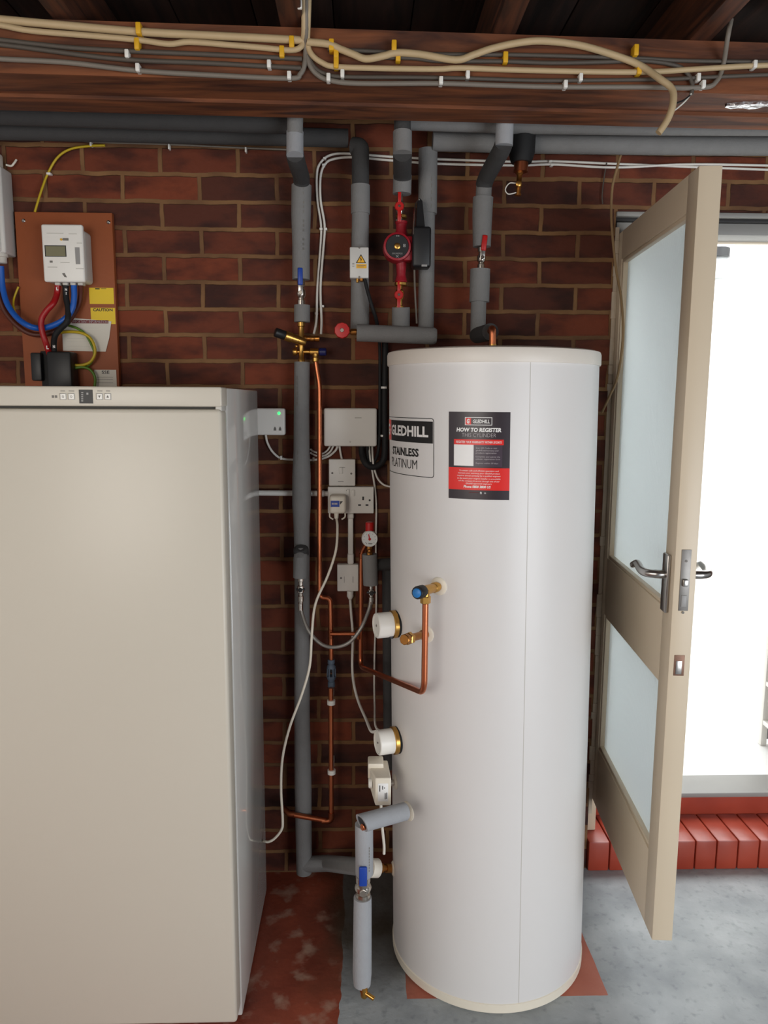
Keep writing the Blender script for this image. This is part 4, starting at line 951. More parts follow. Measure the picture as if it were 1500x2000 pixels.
# ================================================================== COPPER DROP AND TUNDISH
t = thing('copper_pipe', 'thin copper pipe dropping from the brass control valve past the switches to the plastic tundish', 'pipe', at(647, 1290, YP))
T(fillet([P1(616, 700), P1(619, 722), P1(624, 752), P1(624, 800), P1(624, 1167), P1(645, 1168), P1(647, 1290)], .022, 6), .0075, 16).build('tube', 'copper', t)
mb = MB(); a = P1(646, 1238); mb.cyl(a+Vector((0, 0, -.015)), a+Vector((0, 0, .015)), .0088); mb.build('tee', 'copper_dark', t)
mb = MB(); a = P1(624, 1158); mb.cyl(a+Vector((0, 0, -.008)), a+Vector((0, 0, .006)), .0088); mb.build('joint', 'copper_dark', t)
t = thing('tundish', 'blue grey plastic tundish with open slots on the copper pipe', 'pipe fitting', P1(647, 1342))
a = P1(647, 1288); b = P1(647, 1341); L_ = a.z-b.z
mb = MB(); mb.lathe(a, (0, 0, -1), [(.0115, 0), (.0115, L_*.14), (.009, L_*.16), (.014, L_*.26), (.014, L_*.32)], 12)
mb.lathe(a, (0, 0, -1), [(.0145, L_*.60), (.013, L_*.72), (.009, L_*.80), (.0115, L_*.82), (.0115, L_)], 12); mb.build('cups', 'bluegrey', t)
mb = MB()
for i in range(6):
    an = math.pi/6+i*math.pi/3; dv = Vector((math.sin(an), -math.cos(an), 0))*.0115; mb.tube([a+dv+Vector((0, 0, -L_*.28)), a+dv*1.08+Vector((0, 0, -L_*.66))], .0026, 8)
mb.build('ribs', 'bluegrey', t)
mb = MB(); mb.cyl(a+Vector((0, 0, -L_*.2)), a+Vector((0, 0, -L_*.45)), .006); mb.build('nozzle', 'black', t)
pe = [P1(647, 1336), P1(648, 1592), at(566, 1590, R1-.035), at(552, 1577, R1-.01)]
pe[1] = Vector((pe[1].x, R1-.035, pe[1].z)); pe[0] = Vector((pe[0].x, R1-.033, pe[0].z))
t = thing('copper_pipe', 'copper pipe below the tundish turning left near the floor behind the cable', 'pipe', pe[1])
T([pe[0], pe[1]+Vector((0, 0, .01))], .0078, 16).build('drop', 'copper', t)
T([pe[1]+Vector((-.01, 0, 0)), pe[2]], .0085, 16).build('foot', 'copper', t)
T(fillet([pe[1]+Vector((0, 0, .03)), pe[1], pe[1]+Vector((-.03, 0, 0))], .02), .0098, 16).build('elbow', 'copper_dark', t)
T(fillet([pe[2]+Vector((.015, 0, 0)), pe[2], pe[3]], .01), .0098, 16).build('end_elbow', 'copper_dark', t)
for y in (1363, 1497):
    c_ = Vector((pe[0].x+.001, R1-.035, P1(647, y).z)); mb = MB()
    mb.lathe(c_+Vector((0, 0, -.007)), (0, 0, 1), [(.0092, 0), (.0128, 0), (.0128, .014), (.0092, .014)], 20); mb.box((c_.x-.006, c_.y+.008, c_.z-.007), (c_.x+.006, 2.399, c_.z+.007), .001)
    mb.build('pipe_clip', 'white', t)

# ================================================================== WIRING ACCESSORIES
def rbox(name, label, cat, x0, y0, x1, y1, Yf, Yb=2.399, matn='white', bev=.004):
    a = at(x0, y0, Yf); b = at(x1, y1, Yf)
    t = thing(name, label, cat, ((a.x+b.x)/2, Yf, b.z)); B((a.x, Yf, b.z), (b.x, Yb, a.z), bev, 3).build('box_body', matn, t); return t
t = rbox('receiver_box', 'white receiver box with a green light on the wall beside the freezer', 'receiver', 470, 797, 557, 850, 2.365, matn='white', bev=.006)
p_ = at(545, 807, 2.365); MB().lathe(p_, (0, -1, 0), [(.0038, 0), (.0038, .001), (.002, .002)], 14).build('indicator_light', 'led', t)
S_ = flatY(2.365); mb = MB()
for cx in (537, 547):
    q_ = [PS(cx-2.6, 841, 2.365), PS(cx+2.6, 841, 2.365), PS(cx+2.2, 836.5, 2.365), PS(cx, 833, 2.365), PS(cx-2.2, 836.5, 2.365)]; dec_poly(mb, S_, q_, .0004)
mb.build('printed_marks', 'inkgrey', t)
t = rbox('wiring_centre', 'large plain white wiring centre box on the wall left of the cylinder', 'junction box', 632, 797, 736, 872, 2.355, matn='white', bev=.006)
p_ = at(684, 863, 2.355); MB().cyl(p_, p_+Vector((0, -.0012, 0)), .0026, 10).build('lid_screw', 'steel', t)
S_ = flatY(2.355); mb = MB(); prect(mb, S_, 693, 815, 706, 817, 2.355, .0003); mb.build('faint_print', 'gland', t)
t = rbox('fused_spur', 'white switched fused spur directly below the wiring centre, above the double socket', 'switch', 642, 897, 694, 949, 2.372, bev=.003)
S_ = flatY(2.372); p_ = at(667, 918, 2.372)
rk = B((p_.x-.008, 2.368, p_.z-.012), (p_.x+.004, 2.373, p_.z+.009), .002).build('rocker', 'white', t)
mb = MB()
for x, y in ((649, 924), (686, 925)): q_ = at(x, y, 2.372); mb.cyl(q_, q_+Vector((0, -.0012, 0)), .0032, 10)
mb.build('plate_screws', 'inkgrey', t)
mb = MB(); prect(mb, S_, 660, 940, 671, 941, 2.372, .0003); prect(mb, S_, 663, 912, 674, 913, 2.372, .0003); mb.build('fuse_carrier_line', 'grey_panel', t)
t = rbox('double_socket', 'white double power socket with one plug in its left outlet', 'socket', 640, 951, 730, 1003, 2.368, bev=.003)
S_ = flatY(2.368)
for x, y in ((680, 961), (690, 962)):
    q_ = at(x, y, 2.368); B((q_.x-.005, 2.364, q_.z-.011), (q_.x+.005, 2.369, q_.z+.009), .002).build('rocker', 'white', t)
mb = MB(); prect(mb, S_, 707.5, 970, 711, 977, 2.368, .0004)
q_ = at(722, 977, 2.368); mb.cyl(q_+Vector((0, .0005, 0)), q_+Vector((0, -.0006, 0)), .0032, 12)
prect(mb, S_, 699.5, 985, 705, 988, 2.368, .0004); prect(mb, S_, 714, 985, 719.5, 988, 2.368, .0004)
prect(mb, S_, 676, 957, 683, 958.5, 2.368, .0004); mb.build('pin_holes', 'ink', t)
# plug-in adaptor
a = at(643, 968, 2.315); b = at(676, 1004, 2.315)
t = thing('plug_adaptor', 'cream plug adaptor with a blue label in the left outlet of the double socket', 'plug', ((a.x+b.x)/2, 2.34, b.z))
B((a.x, 2.316, b.z), (b.x, 2.3675, a.z), .010, 4).build('plug_body', 'cream', t)
S_ = flatY(2.316); lb = prect(MB(), S_, 646, 978, 663, 990, 2.316, .0005).build('blue_label', 'blue', t)
mb = MB(); prect(mb, S_, 648, 982, 652, 985.5, 2.316, .0008); prect(mb, S_, 653, 982, 659, 985.5, 2.316, .0008); mb.build('label_print', 'stk_grey', lb)
dec_poly(MB(), S_, [PS(664, 979, 2.316), PS(670, 979, 2.316), PS(664, 986, 2.316)], .0005).build('dark_mark', 'ink', t)
mb = MB()
for sx, s in ((644, -1), (674, 1)):
    mb.tube(smooth(pl((sx, 1002, 2.335), (sx, 1009, 2.335), (sx-s*4, 1013, 2.335), (sx-s*7, 1014, 2.335))), .0024, 8)
mb.build('retaining_hook', 'cream', t)
p_ = at(657, 1004, 2.33); MB().lathe(p_+Vector((0, 0, .006)), (0, 0, -1), [(.0075, 0), (.0065, .016), (.0055, .02)], 12).build('cord_boot', 'cream', t)
o = T(smooth(pl((657, 1012, 2.33), (659, 1030, 2.30), (656, 1075, 2.26), (640, 1125, 2.24), (616, 1180, 2.22), (609, 1240, 2.20), (605, 1300, 2.19), (590, 1355, 2.19), (566, 1420, 2.19), (552, 1480, 2.18), (549, 1540, 2.18), (552, 1600, 2.18), (550, 1620, 2.18), (537, 1637, 2.18), (525, 1644, 2.18), (516, 1643, 2.20), (506, 1641, 2.315), (497, 1640, 2.33))), .0038, 12).build('power_cord', 'cream')
setp(o, 'long white power cord hanging from the plug adaptor down to behind the freezer', 'cord')
# vertical conduit and lower spur
t = thing('cable_conduit', 'vertical white conduit between the double socket and the lower fused spur', 'conduit', at(684, 1102, 2.375))
B((at(679.5, 1010, 2.375).x, 2.376, at(684, 1103, 2.375).z), (at(690, 1010, 2.375).x, 2.399, at(684, 1002, 2.375).z), .004, 3).build('tube', 'white', t)
for y0, y1 in ((1003, 1014), (1082, 1102)): B((at(678.5, 1010, 2.372).x, 2.372, at(684, y1, 2.372).z), (at(691, 1010, 2.372).x, 2.3985, at(684, y0, 2.372).z), .005, 3).build('coupler', 'white', t)
t = rbox('fused_spur', 'white fused spur with a flex outlet below the conduit, left of the pressure gauge pipe', 'switch', 658.5, 1103, 700, 1155, 2.370, bev=.003)
p_ = at(666, 1129, 2.370); MB().cyl(p_, p_+Vector((0, -.0012, 0)), .0032, 10).build('plate_screw', 'inkgrey', t)
S_ = flatY(2.37); mb = MB(); prect(mb, S_, 689, 1126, 690, 1138, 2.37, .0004); prect(mb, S_, 672, 1126, 672.6, 1138, 2.37, .0004); mb.build('fuse_carrier_line', 'inkgrey', t)
p_ = at(684, 1154, 2.38); MB().lathe(p_, (0, 0, -1), [(.010, 0), (.0105, .004), (.0105, .018), (.007, .024), (.005, .028)], 12).build('cable_gland', 'white', t)
HL = cpt(HA, at(768, 1455, 1.94).z)+cnorm(HA)*.035
o = T(smooth(pl((684, 1172, 2.38), (686, 1200, 2.37), (689, 1240, 2.36), (688, 1300, 2.35), (691, 1335, 2.32), (700, 1370, 2.26), (715, 1405, 2.14), (725, 1428, 2.02))+[HL+Vector((-.02, .02, .022))]), .0042, 12).build('heater_flex', 'white_cable')
setp(o, 'white flex running from the lower fused spur down to the lower immersion heater', 'cable')
# conduit to the freezer
t = thing('cable_conduit', 'horizontal white conduit running from the double socket to behind the freezer', 'conduit', at(560, 962, 2.385))
T([at(455, 962, 2.385), at(634, 964, 2.385)], rp(5.5, 962, 2.385), 14).build('tube', 'white', t)
MB().lathe(at(624, 964, 2.385), (1, 0, 0), [(.008, 0), (.010, .002), (.010, .014), (.008, .016), (.0085, .026)], 12).build('end_adaptor', 'white', t)
# small white cables
def cable(label, pts, r=.0033, matn='white_cable', name='white_cable', n=6, seg=10):
    o = T(smooth(pts, n), r, seg).build(name, matn); return setp(o, label, 'cable')
Yc = 2.388
c = thing('white_cable', 'white cable curving from under the receiver box to behind the left insulated pipe', 'cable', at(550, 896, Yc))
T(smooth(pl((519, 849, Yc), (522, 864, Yc), (532, 882, Yc), (549, 895, Yc), (580, 898, Yc), (615, 898, Yc), (640, 892, Yc), (655, 880, Yc), (659, 871, Yc))), .0036, 10).build('sheath', 'white_cable', c)
for x, y in ((549, 894), (612, 897)): p_ = at(x, y, 2.385); MB().box((p_.x-.003, 2.382, p_.z-.006), (p_.x+.003, 2.399, p_.z+.006), .001).build('cable_clip', 'white', c)
cable('upper thin white cable looping left from the bottom of the wiring centre', pl((606, 877, Yc), (613, 882, Yc), (628, 886, Yc), (639, 880, Yc), (645, 871, Yc)), .003)
cable('lower thin white cable looping left from the bottom of the wiring centre', pl((606, 884, Yc-.004), (618, 890, Yc-.004), (633, 890, Yc-.004), (645, 882, Yc-.004), (651, 871, Yc-.004)), .003)
cable('short white cable between the wiring centre and the upper fused spur', pl((663, 871, Yc), (665, 884, Yc), (668, 899, Yc)), .0034)
HU = cpt(HA, at(768, 1225, 1.94).z)+cnorm(HA)*.05
cable('white cable dropping from the wiring centre past the gauge to the lower immersion heater', pl((721, 870, Yc), (723, 895, 2.36), (728, 925, 2.37), (733, 960, Yc), (735, 1000, Yc), (734, 1080, Yc), (735, 1180, Yc), (732, 1260, Yc), (731, 1330, 2.36), (732, 1380, 2.25), (734, 1420, 2.04))+[HL+Vector((0, .01, .025))], .003)
cable('white cable from the wiring centre curving right behind the cylinder', pl((727, 870, Yc), (728, 895, 2.352), (731, 915, 2.36), (738, 935, 2.37), (750, 947, 2.37), (765, 951, 2.37)), .003)
# pair of white cables beside the left riser, turning along the wall top
w1 = pl((613, 652, 2.36), (618, 625, 2.375), (620, 560, 2.394), (626, 480, 2.394), (627, 440, 2.394), (620, 390, 2.394), (619, 340, 2.394), (626, 318, 2.394), (645, 303, 2.394), (680, 300, 2.394), (760, 306, 2.394), (860, 311, 2.394), (1010, 316, 2.394), (1080, 315, 2.394), (1200, 320, 2.394), (1350, 326, 2.394), (1560, 334, 2.394), (2100, 356, 2.394))
w2 = pl((627, 652, 2.36), (628, 625, 2.375), (626, 560, 2.386), (632, 480, 2.386), (634, 440, 2.386), (626, 390, 2.386), (626, 345, 2.386), (634, 322, 2.386), (650, 311, 2.386), (690, 307, 2.386), (760, 313, 2.386), (860, 320, 2.386), (1010, 323, 2.386), (1080, 321, 2.386), (1200, 327, 2.386), (1350, 321, 2.386), (1560, 324, 2.386), (2100, 330, 2.386))
for w, lab, cl in ((w1, 'outer white cable of the pair beside the left riser, arching along the wall top', ((627, 447), (618, 612), (634, 309), (1075, 315))),
                   (w2, 'inner white cable of the pair beside the left riser, arching along the wall top', ((636, 447), (630, 598), (632, 322), (1078, 322)))):
    t = thing('white_cable', lab, 'cable', w[1]); T(smooth(w, 6), .0036, 10).build('sheath', 'white_cable', t)
    for x, y in cl: p_ = at(x, y, 2.384); MB().box((p_.x-.0045, 2.381, p_.z-.003), (p_.x+.0045, 2.399, p_.z+.003), .001).build('cable_clip', 'white', t)
t = thing('grey_cable', 'thin grey cable clipped along the wall top at the left, above the meter board', 'cable', at(330, 286, Yc))
T(smooth(pl((-60, 262, Yc), (120, 270, Yc), (180, 277, Yc), (330, 282, Yc), (480, 289, Yc), (580, 293, Yc))), .0028, 10).build('sheath', 'grey_cable', t)
for x, y in ((177, 281), (330, 287), (480, 293)): p_ = at(x, y, 2.384); MB().box((p_.x-.0025, 2.381, p_.z-.006), (p_.x+.0025, 2.399, p_.z+.008), .001).build('cable_clip', 'white', t)
t = thing('earth_cable', 'yellow and green earth cable rising from the hardboard panel to the wall top', 'cable', at(68, 412, 2.37))
T(smooth(pl((68, 414, 2.372), (80, 375, 2.38), (93, 340, Yc), (112, 308, Yc), (138, 291, Yc), (176, 285, Yc), (205, 284, Yc))), .0034, 10).build('sheath', 'earthy', t)
p_ = at(95, 339, 2.384); MB().box((p_.x-.006, 2.381, p_.z-.003), (p_.x+.006, 2.399, p_.z+.003), .001).build('cable_clip', 'white', t)
# loose tan cable hanging at the doorway
cable('loose thin tan cable hanging from the wall top in front of the door hinge edge', pl((1213, 300, 2.33), (1206, 325, 2.32), (1196, 365, 2.31), (1194, 420, 2.30), (1198, 480, 2.29), (1204, 530, 2.28), (1213, 580, 2.24), (1217, 640, 2.20), (1214, 690, 2.20), (1205, 740, 2.24), (1190, 775, 2.30), (1176, 805, 2.37)), .0038, 'tan_cable', 'tan_cable')
cable('thin dark cable hanging down the brick from the wall top left of the doorway', pl((1185, 318, 2.39), (1180, 345, 2.392), (1176, 380, 2.392), (1177, 398, 2.392)), .002, 'dgrey_cable', 'dark_cable')

# ================================================================== METER BOARD AND FUSE BOX
YM = 2.378
c0_, c1_, c2_, c3_ = at(31, 412, YM), at(222, 422, YM), at(232, 800, YM), at(49, 800, YM)
XLm = (c0_.x+c3_.x)/2; XRm = (c1_.x+c2_.x)/2
t = thing('meter_board', 'brown hardboard meter panel fixed to the brick wall above the freezer', 'board', ((XLm+XRm)/2, YM, c3_.z))
B((XLm, YM, c3_.z), (XRm, 2.399, c0_.z-.002), .0015).build('board_panel', 'hardboard', t)
for x, y in ((46, 431), (212, 434)): p_ = at(x, y, YM); MB().lathe(p_, (0, -1, 0), [(.0055, 0), (.0055, .001), (.003, .003)], 12).build('board_screw', 'steel', t)
YE = 2.305
a = at(79, 437, YE); b = at(166, 551, YE)
t = thing('electricity_meter', 'white electricity meter with a small screen on the brown hardboard panel', 'meter', ((a.x+b.x)/2, 2.34, b.z))
B((a.x+.001, 2.315, b.z+.001), (b.x+.001, 2.3775, a.z-.012), .010, 4).build('meter_base', 'gland', t)
B((a.x, YE, b.z), (b.x, 2.322, a.z), .006, 3).build('cover', 'white', t)
S_ = flatY(YE)
sc_ = prect(MB(), S_, 87, 479, 130, 501.5, YE, .0008).build('screen_bezel', 'black', t)
prect(MB(), S_, 89, 481, 128.5, 500.5, YE, .0013).build('screen', 'lcd', sc_)
prect(MB(), S_, 146.5, 483, 157, 516, YE, .001).build('grey_window', 'grey_panel', t)
p_ = at(120, 468, YE); MB().cyl(p_, p_+Vector((0, -.003, 0)), .0032, 14).build('pulse_light', 'yellow', t)
mb = MB(); prect(mb, S_, 122.5, 465, 134, 470, YE, .0006); prect(mb, S_, 97, 509, 103, 513, YE, .0006); dec_poly(mb, S_, [PS(121, 534, YE), PS(126, 533, YE), PS(131, 542, YE), PS(126, 541, YE)], .0006); mb.build('dark_marks', 'inkgrey', t)
mb = MB()
for x0, y0, x1 in ((91, 455, 124), (134, 456, 150), (118, 512, 136), (93, 521, 112), (150, 474, 160), (148, 524, 164)): prect(mb, S_, x0, y0, x1, y0+1.6, YE, .0005)
mb.build('faint_print', 'gland', t)
mb = MB()
for x in (114, 129, 144, 158.5): p_ = at(x, 551, 2.335); mb.box((p_.x-.0075, 2.325, p_.z-.010), (p_.x+.0075, 2.35, p_.z+.004), .002)
mb.build('terminal_sleeves', 'gland', t)
# main fuse
a = at(62, 689, 2.33); b = at(86, 744, 2.33)
t = thing('main_fuse', 'black main fuse cut-out at the bottom of the hardboard panel behind the freezer top', 'fuse', (a.x+.04, 2.34, at(100, 752, 2.33).z))
B((a.x, 2.315, b.z), (b.x, 2.365, a.z), .005).build('fuse_carrier', 'black', t)
a = at(95, 687, 2.33); b = at(146, 765, 2.33)
B((a.x, 2.31, b.z), (b.x, 2.372, a.z), .006).build('fuse_body', 'black', t)
B((at(80, 700, 2.34).x, 2.335, at(80, 765, 2.34).z), (at(98, 700, 2.34).x, 2.377, at(80, 686, 2.34).z), .003).build('fuse_base', 'blackrub', t)
# heavy cables
YK = 2.335
cc = thing('red_cable', 'thick red cable from the electricity meter down to the black main fuse', 'cable', at(95, 690, YK)); T(smooth(pl((113, 556, YK), (111, 575, YK), (104, 592, YK-.02), (90, 608, YK-.025), (81, 625, YK-.025), (82, 645, YK-.025), (89, 668, YK-.02), (97, 692, YK))), .0085, 14).build('sheath', 'redcable', cc)
S_ = lambda s, t_, off: Vector((s, YK-.0335+.001-off, t_))
cc2 = thing('black_cable', 'thick black cable from the electricity meter down to the black main fuse', 'cable', at(108, 690, YK)); T(smooth(pl((128, 556, YK), (129, 580, YK), (133, 605, YK-.01), (131, 628, YK-.02), (118, 642, YK-.015), (108, 655, YK-.01), (105, 672, YK), (106, 692, YK))), .0085, 14).build('sheath', 'blackrub', cc2)
for parent, txt, x0, y0, x1, y1, Yz in ((cc, 'L', 110, 561, 114, 567, YK-.0095), (cc, 'L', 91, 675, 95, 682, YK-.030), (cc2, 'N', 127, 563, 131, 568, YK-.0095), (cc2, 'Z', 128, 571, 131, 575, YK-.0095), (cc2, 'N', 103.5, 674, 107.5, 680, YK-.0125)):
    mb = MB(); ptext(mb, flatY(Yz), txt, x0, y0, x1, y1, Yz, 0.0005, .04); mb.build('cable_letter', 'stk_white', parent)
YB = 2.325
cable('thick blue cable looping from the fuse box gland up to the electricity meter', pl((2, 520, 2.345), (5, 560, 2.345), (15, 595, 2.335), (35, 622, 2.32), (58, 637, 2.31), (80, 641, 2.325), (105, 635, 2.325), (128, 622, 2.325), (141, 603, 2.33), (145, 580, 2.333), (144, 556, YK)), .0085, 'bluecable', 'blue_cable', 6, 14)
cable('brown cable looping under the blue cable on the hardboard panel', pl((-8, 560, 2.35), (8, 605, 2.35), (35, 637, 2.35), (65, 653, 2.355), (100, 650, 2.36), (130, 632, 2.36), (152, 600, 2.358), (158, 575, 2.35), (158, 556, 2.338)), .0075, 'browncable', 'brown_cable', 6, 12)
cable('thin yellow and green earth wire curling behind the blue cable at the panel edge', pl((36, 560, 2.37), (27, 585, 2.365), (28, 605, 2.35), (40, 622, 2.345), (62, 636, 2.345)), .003, 'earthy', 'earth_wire')
cable('yellow and green earth wire curving right across the white notice', pl((114, 650, 2.362), (135, 648, 2.355), (158, 650, 2.35), (175, 659, 2.35), (184, 675, 2.35), (185, 692, 2.35), (176, 707, 2.35), (160, 713, 2.35), (140, 713, 2.345)), .0042, 'earthy', 'earth_wire')
cable('green earth wire crossing behind the yellow one on the white notice', pl((132, 635, 2.37), (150, 641, 2.36), (166, 652, 2.36), (178, 672, 2.36), (184, 690, 2.36), (178, 708, 2.36), (165, 717, 2.36), (141, 718, 2.35)), .0036, 'earth', 'earth_wire')
cable('green earth wire dropping from the black main fuse to behind the freezer', pl((141, 720, 2.345), (162, 717, 2.35), (178, 724, 2.355), (186, 742, 2.358), (181, 775, 2.36)), .0042, 'earth', 'earth_wire')
# papers
S_ = flatY(YM)
t = thing('warning_label', 'plain yellow label on the hardboard panel, above the caution label', 'label', at(198, 594, YM)); prect(MB(), S_, 174, 562, 223, 594, YM, .0012).build('sheet', 'yellow_label', t)
mb = MB(); prect(mb, S_, 186, 563, 195, 565.5, YM, .0016); prect(mb, S_, 197, 563.5, 208, 564.6, YM, .0016); mb.build('print', 'ink', t)
t = thing('caution_label', 'yellow caution label with black heading on the hardboard panel', 'label', at(198, 632, YM)); prect(MB(), S_, 177, 601, 226, 633, YM, .0012).build('sheet', 'yellow_label', t)
mb = MB(); ptext(mb, S_, 'CAUTION', 182, 602.5, 220, 608, YM, .0016, .03); mb.build('heading', 'ink', t)
t = thing('paper_notice', 'white paper notice with a dark red heading pinned below the yellow labels', 'notice', at(170, 686, YM))
mb = MB(); q_ = [PS(124, 685, YM), PS(207, 687, YM), PS(214, 660, YM), PS(218, 628, YM), PS(121, 619, YM)]
S2 = flatY(YM-.002); dec_poly(mb, S2, q_, .0012); mb.build('sheet', 'paper', t)
mb = prect(MB(), S2, 140, 625, 212, 632, YM-.002, .0016); mb.build('heading_band', 'dred', t)
mb = MB(); ptext(mb, S2, 'IMPORTANT INFORMATION', 142, 626, 210, 631, YM-.002, .002); mb.build('heading', 'stk_grey', t)
mb = MB()
for i, y in enumerate((640, 646, 652, 661, 667, 676)): prect(mb, S2, 131, y, 131+(60, 66, 40, 34, 52, 62)[i], y+.7, YM-.002, .0016)
mb.build('fine_print', 'gland', t)
t = thing('info_label', 'small white label at the lower right of the hardboard panel', 'label', at(206, 754, YM)); prect(MB(), S_, 184, 722, 229, 768, YM, .0012).build('sheet', 'paper', t)
mb = MB(); ptext(mb, S_, 'SSE', 199, 724, 214, 730, YM, .0016, .02); mb.build('heading', 'ink', t)
mb = MB()
for y in (736, 741, 747): prect(mb, S_, 189, y, 221, y+.8, YM, .0016)
mb.build('fine_print', 'inkgrey', t)
# fuse box at the left edge
xr = at(28, 420, 2.397).x
t = thing('fuse_box', 'white fuse box cut off by the left edge, beside the hardboard panel', 'fuse box', (xr-.15, 2.36, at(20, 500, 2.36).z))
zb_, zt_ = at(25, 500, 2.37).z, at(22, 332, 2.37).z
B((xr-.30, 2.325, zb_), (xr, 2.399, zt_), .006, 3).build('case', 'box_white', t)
B((xr-.30, 2.315, zb_+.004), (xr-.012, 2.327, zt_-.004), .004).build('cover', 'white', t)
B((xr-.10, 2.345, zt_-.005), (xr-.018, 2.39, zt_+.045), .006).build('cable_gland', 'white2', t)
MB().lathe((at(4, 500, 2.345).x, 2.345, zb_+.002), (0, 0, -1), [(.017, 0), (.017, .010), (.013, .011), (.013, .026), (.010, .028)], 12).build('cable_gland', 'gland', t)
o = T(smooth(pl((12, 322, 2.385), (22, 324, 2.385), (28, 318, 2.385), (32, 312, 2.39))), .003, 8).build('cable_end', 'white2'); setp(o, 'short pale cable end on the wall above the white fuse box', 'cable')

# ================================================================== CABLES ON THE BEAM
def bp(x, y, off=.004):
    d = ray(x, y)                                       # meet the front face of the beam
    k = (br.y-bl.y)/(br.x-bl.x); tt = (bl.y-off+k*(0-bl.x))/(d.y-k*d.x); return EYE+d*tt
def bcable(label, pts, r, matn, clips=(), offs=.005, name=None, loose=None):
    if pts[0][0] == -80: pts = ((-470, pts[0][1]-(pts[1][1]-pts[0][1])*3.5),)+tuple(pts); loose = {k+1: v for k, v in loose.items()} if loose else None
    P = [bp(x, y, offs+r) if not (loose and i in loose) else at(x, y, loose[i]) for i, (x, y) in enumerate(pts)]
    t = thing(name or matn.replace('dgrey', 'grey'), label, 'cable', P[len(P)//2]); T(smooth(P, 5), r, 10).build('sheath', matn, t)
    for cx, cy, kind in clips:
        q_ = bp(cx, cy, .001); w, h = (.0055, .012) if kind == 'yellow' else (.0045, .0085)
        MB().box((q_.x-w, q_.y-r*2-.010, q_.z-h), (q_.x+w, q_.y+.001, q_.z+h), .002).build('cable_clip', kind, t)
    return t
bcable('thick cream cable at the top left of the beam, ending at the rising bundle', ((-80, 30), (0, 38), (130, 50), (270, 62), (400, 69), (520, 75), (592, 79)), .0085, 'cream_cable', ((276, 65, 'yellow'),))
bcable('thick cream cable arching over the right half of the beam with its end hanging loose', ((600, 82), (640, 86), (665, 96), (690, 106), (715, 115), (750, 109), (775, 103), (820, 106), (890, 117), (925, 107), (960, 95), (1010, 84), (1060, 80), (1130, 88), (1200, 108), (1250, 128), (1290, 155), (1313, 175), (1314, 205), (1303, 235), (1286, 260)), .0078, 'cream_cable', ((648, 96, 'yellow'), (769, 98, 'yellow'), (1236, 106, 'yellow')), .012, loose={16: 1.84, 17: 1.83, 18: 1.82, 19: 1.82, 20: 1.82})
bcable('thinner cream cable on the left of the beam, turning up into the ceiling bundle', ((-80, 38), (0, 49), (60, 60), (180, 70), (270, 78), (330, 86), (370, 82), (450, 88), (510, 93), (565, 98), (586, 93), (592, 78), (594, 40), (592, -115)), .0062, 'cream_cable', ((272, 93, 'yellow'), (552, 108, 'yellow'), (571, 89, 'yellow')), .010, loose={12: 1.82, 13: 1.78})
bcable('cream cable running along the middle of the beam right of the bundle', ((607, -115), (602, 30), (601, 85), (610, 108), (630, 123), (652, 130), (720, 133), (850, 135), (900, 133), (1020, 137), (1240, 141), (1360, 135), (1460, 129), (1600, 124)), .0062, 'cream_cable', ((657, 112, 'yellow'), (657, 129, 'yellow'), (1243, 141, 'yellow'), (1467, 132, 'white')), .008, loose={0: 1.78, 1: 1.82})
bcable('topmost grey cable on the left of the beam', ((-80, 72), (0, 78), (70, 86), (150, 94), (280, 101), (420, 107), (590, 115)), .0052, 'dgrey_cable', ())
bcable('middle grey cable on the left of the beam', ((-80, 80), (0, 87), (80, 97), (180, 110), (270, 118), (400, 123), (530, 130), (588, 133)), .0052, 'dgrey_cable', ((252, 111, 'white'), (527, 131, 'white')))
bcable('lowest pale grey cable on the left of the beam, bending up into the ceiling bundle', ((-80, 108), (0, 115), (130, 122), (270, 138), (420, 147), (565, 153), (586, 145), (595, 125), (597, 90), (598, 40), (597, -115)), .0055, 'grey_cable', ((273, 138, 'white'), (566, 153, 'white')), loose={9: 1.82, 10: 1.78})
bcable('lowest pale grey cable on the beam right half, rising to the right joist', ((600, -115), (598, 40), (598, 90), (604, 125), (620, 146), (645, 157), (700, 163), (860, 163), (980, 167), (1100, 170), (1250, 170), (1370, 171), (1400, 158), (1413, 125), (1421, 75), (1428, 38)), .0055, 'grey_cable', ((642, 157, 'white'), (860, 163, 'white'), (1101, 170, 'white'), (1368, 170, 'white')), loose={0: 1.78, 1: 1.82, 14: 1.84, 15: 1.84})
bcable('dark grey cable just above the lowest pale cable on the right of the beam', ((600, 108), (615, 132), (635, 144), (670, 150), (800, 151), (910, 153), (1040, 157), (1131, 157), (1290, 155), (1360, 152), (1450, 148), (1600, 142)), .0045, 'dgrey_cable', ((669, 149, 'white'), (912, 151, 'white'), (1131, 156, 'white'), (1359, 156, 'white')))
bcable('topmost dark grey cable on the right of the beam', ((640, 96), (720, 100), (850, 106), (1000, 107), (1120, 110), (1250, 114), (1350, 119), (1600, 122)), .0045, 'dgrey_cable', ())
bcable('grey cable behind the arching cream cable, drooping to the loose wires on the right', ((700, 112), (800, 113), (860, 119), (985, 120), (1080, 123), (1180, 121), (1260, 119), (1320, 128), (1342, 143), (1352, 165), (1350, 185)), .0048, 'dgrey_cable', ((777, 115, 'yellow'), (985, 118, 'yellow')))
o = T(smooth(pl((1350, 183, 1.86), (1338, 198, 1.85), (1322, 212, 1.845), (1308, 222, 1.84))), .0018, 8).build('white_wire', 'white_cable'); setp(o, 'thin white bare wire end under the right of the beam', 'wire')
o = T(smooth(pl((1348, 186, 1.855), (1335, 196, 1.85), (1320, 202, 1.85))), .0018, 8).build('black_wire', 'blackrub'); setp(o, 'thin black wire end under the right of the beam', 'wire')
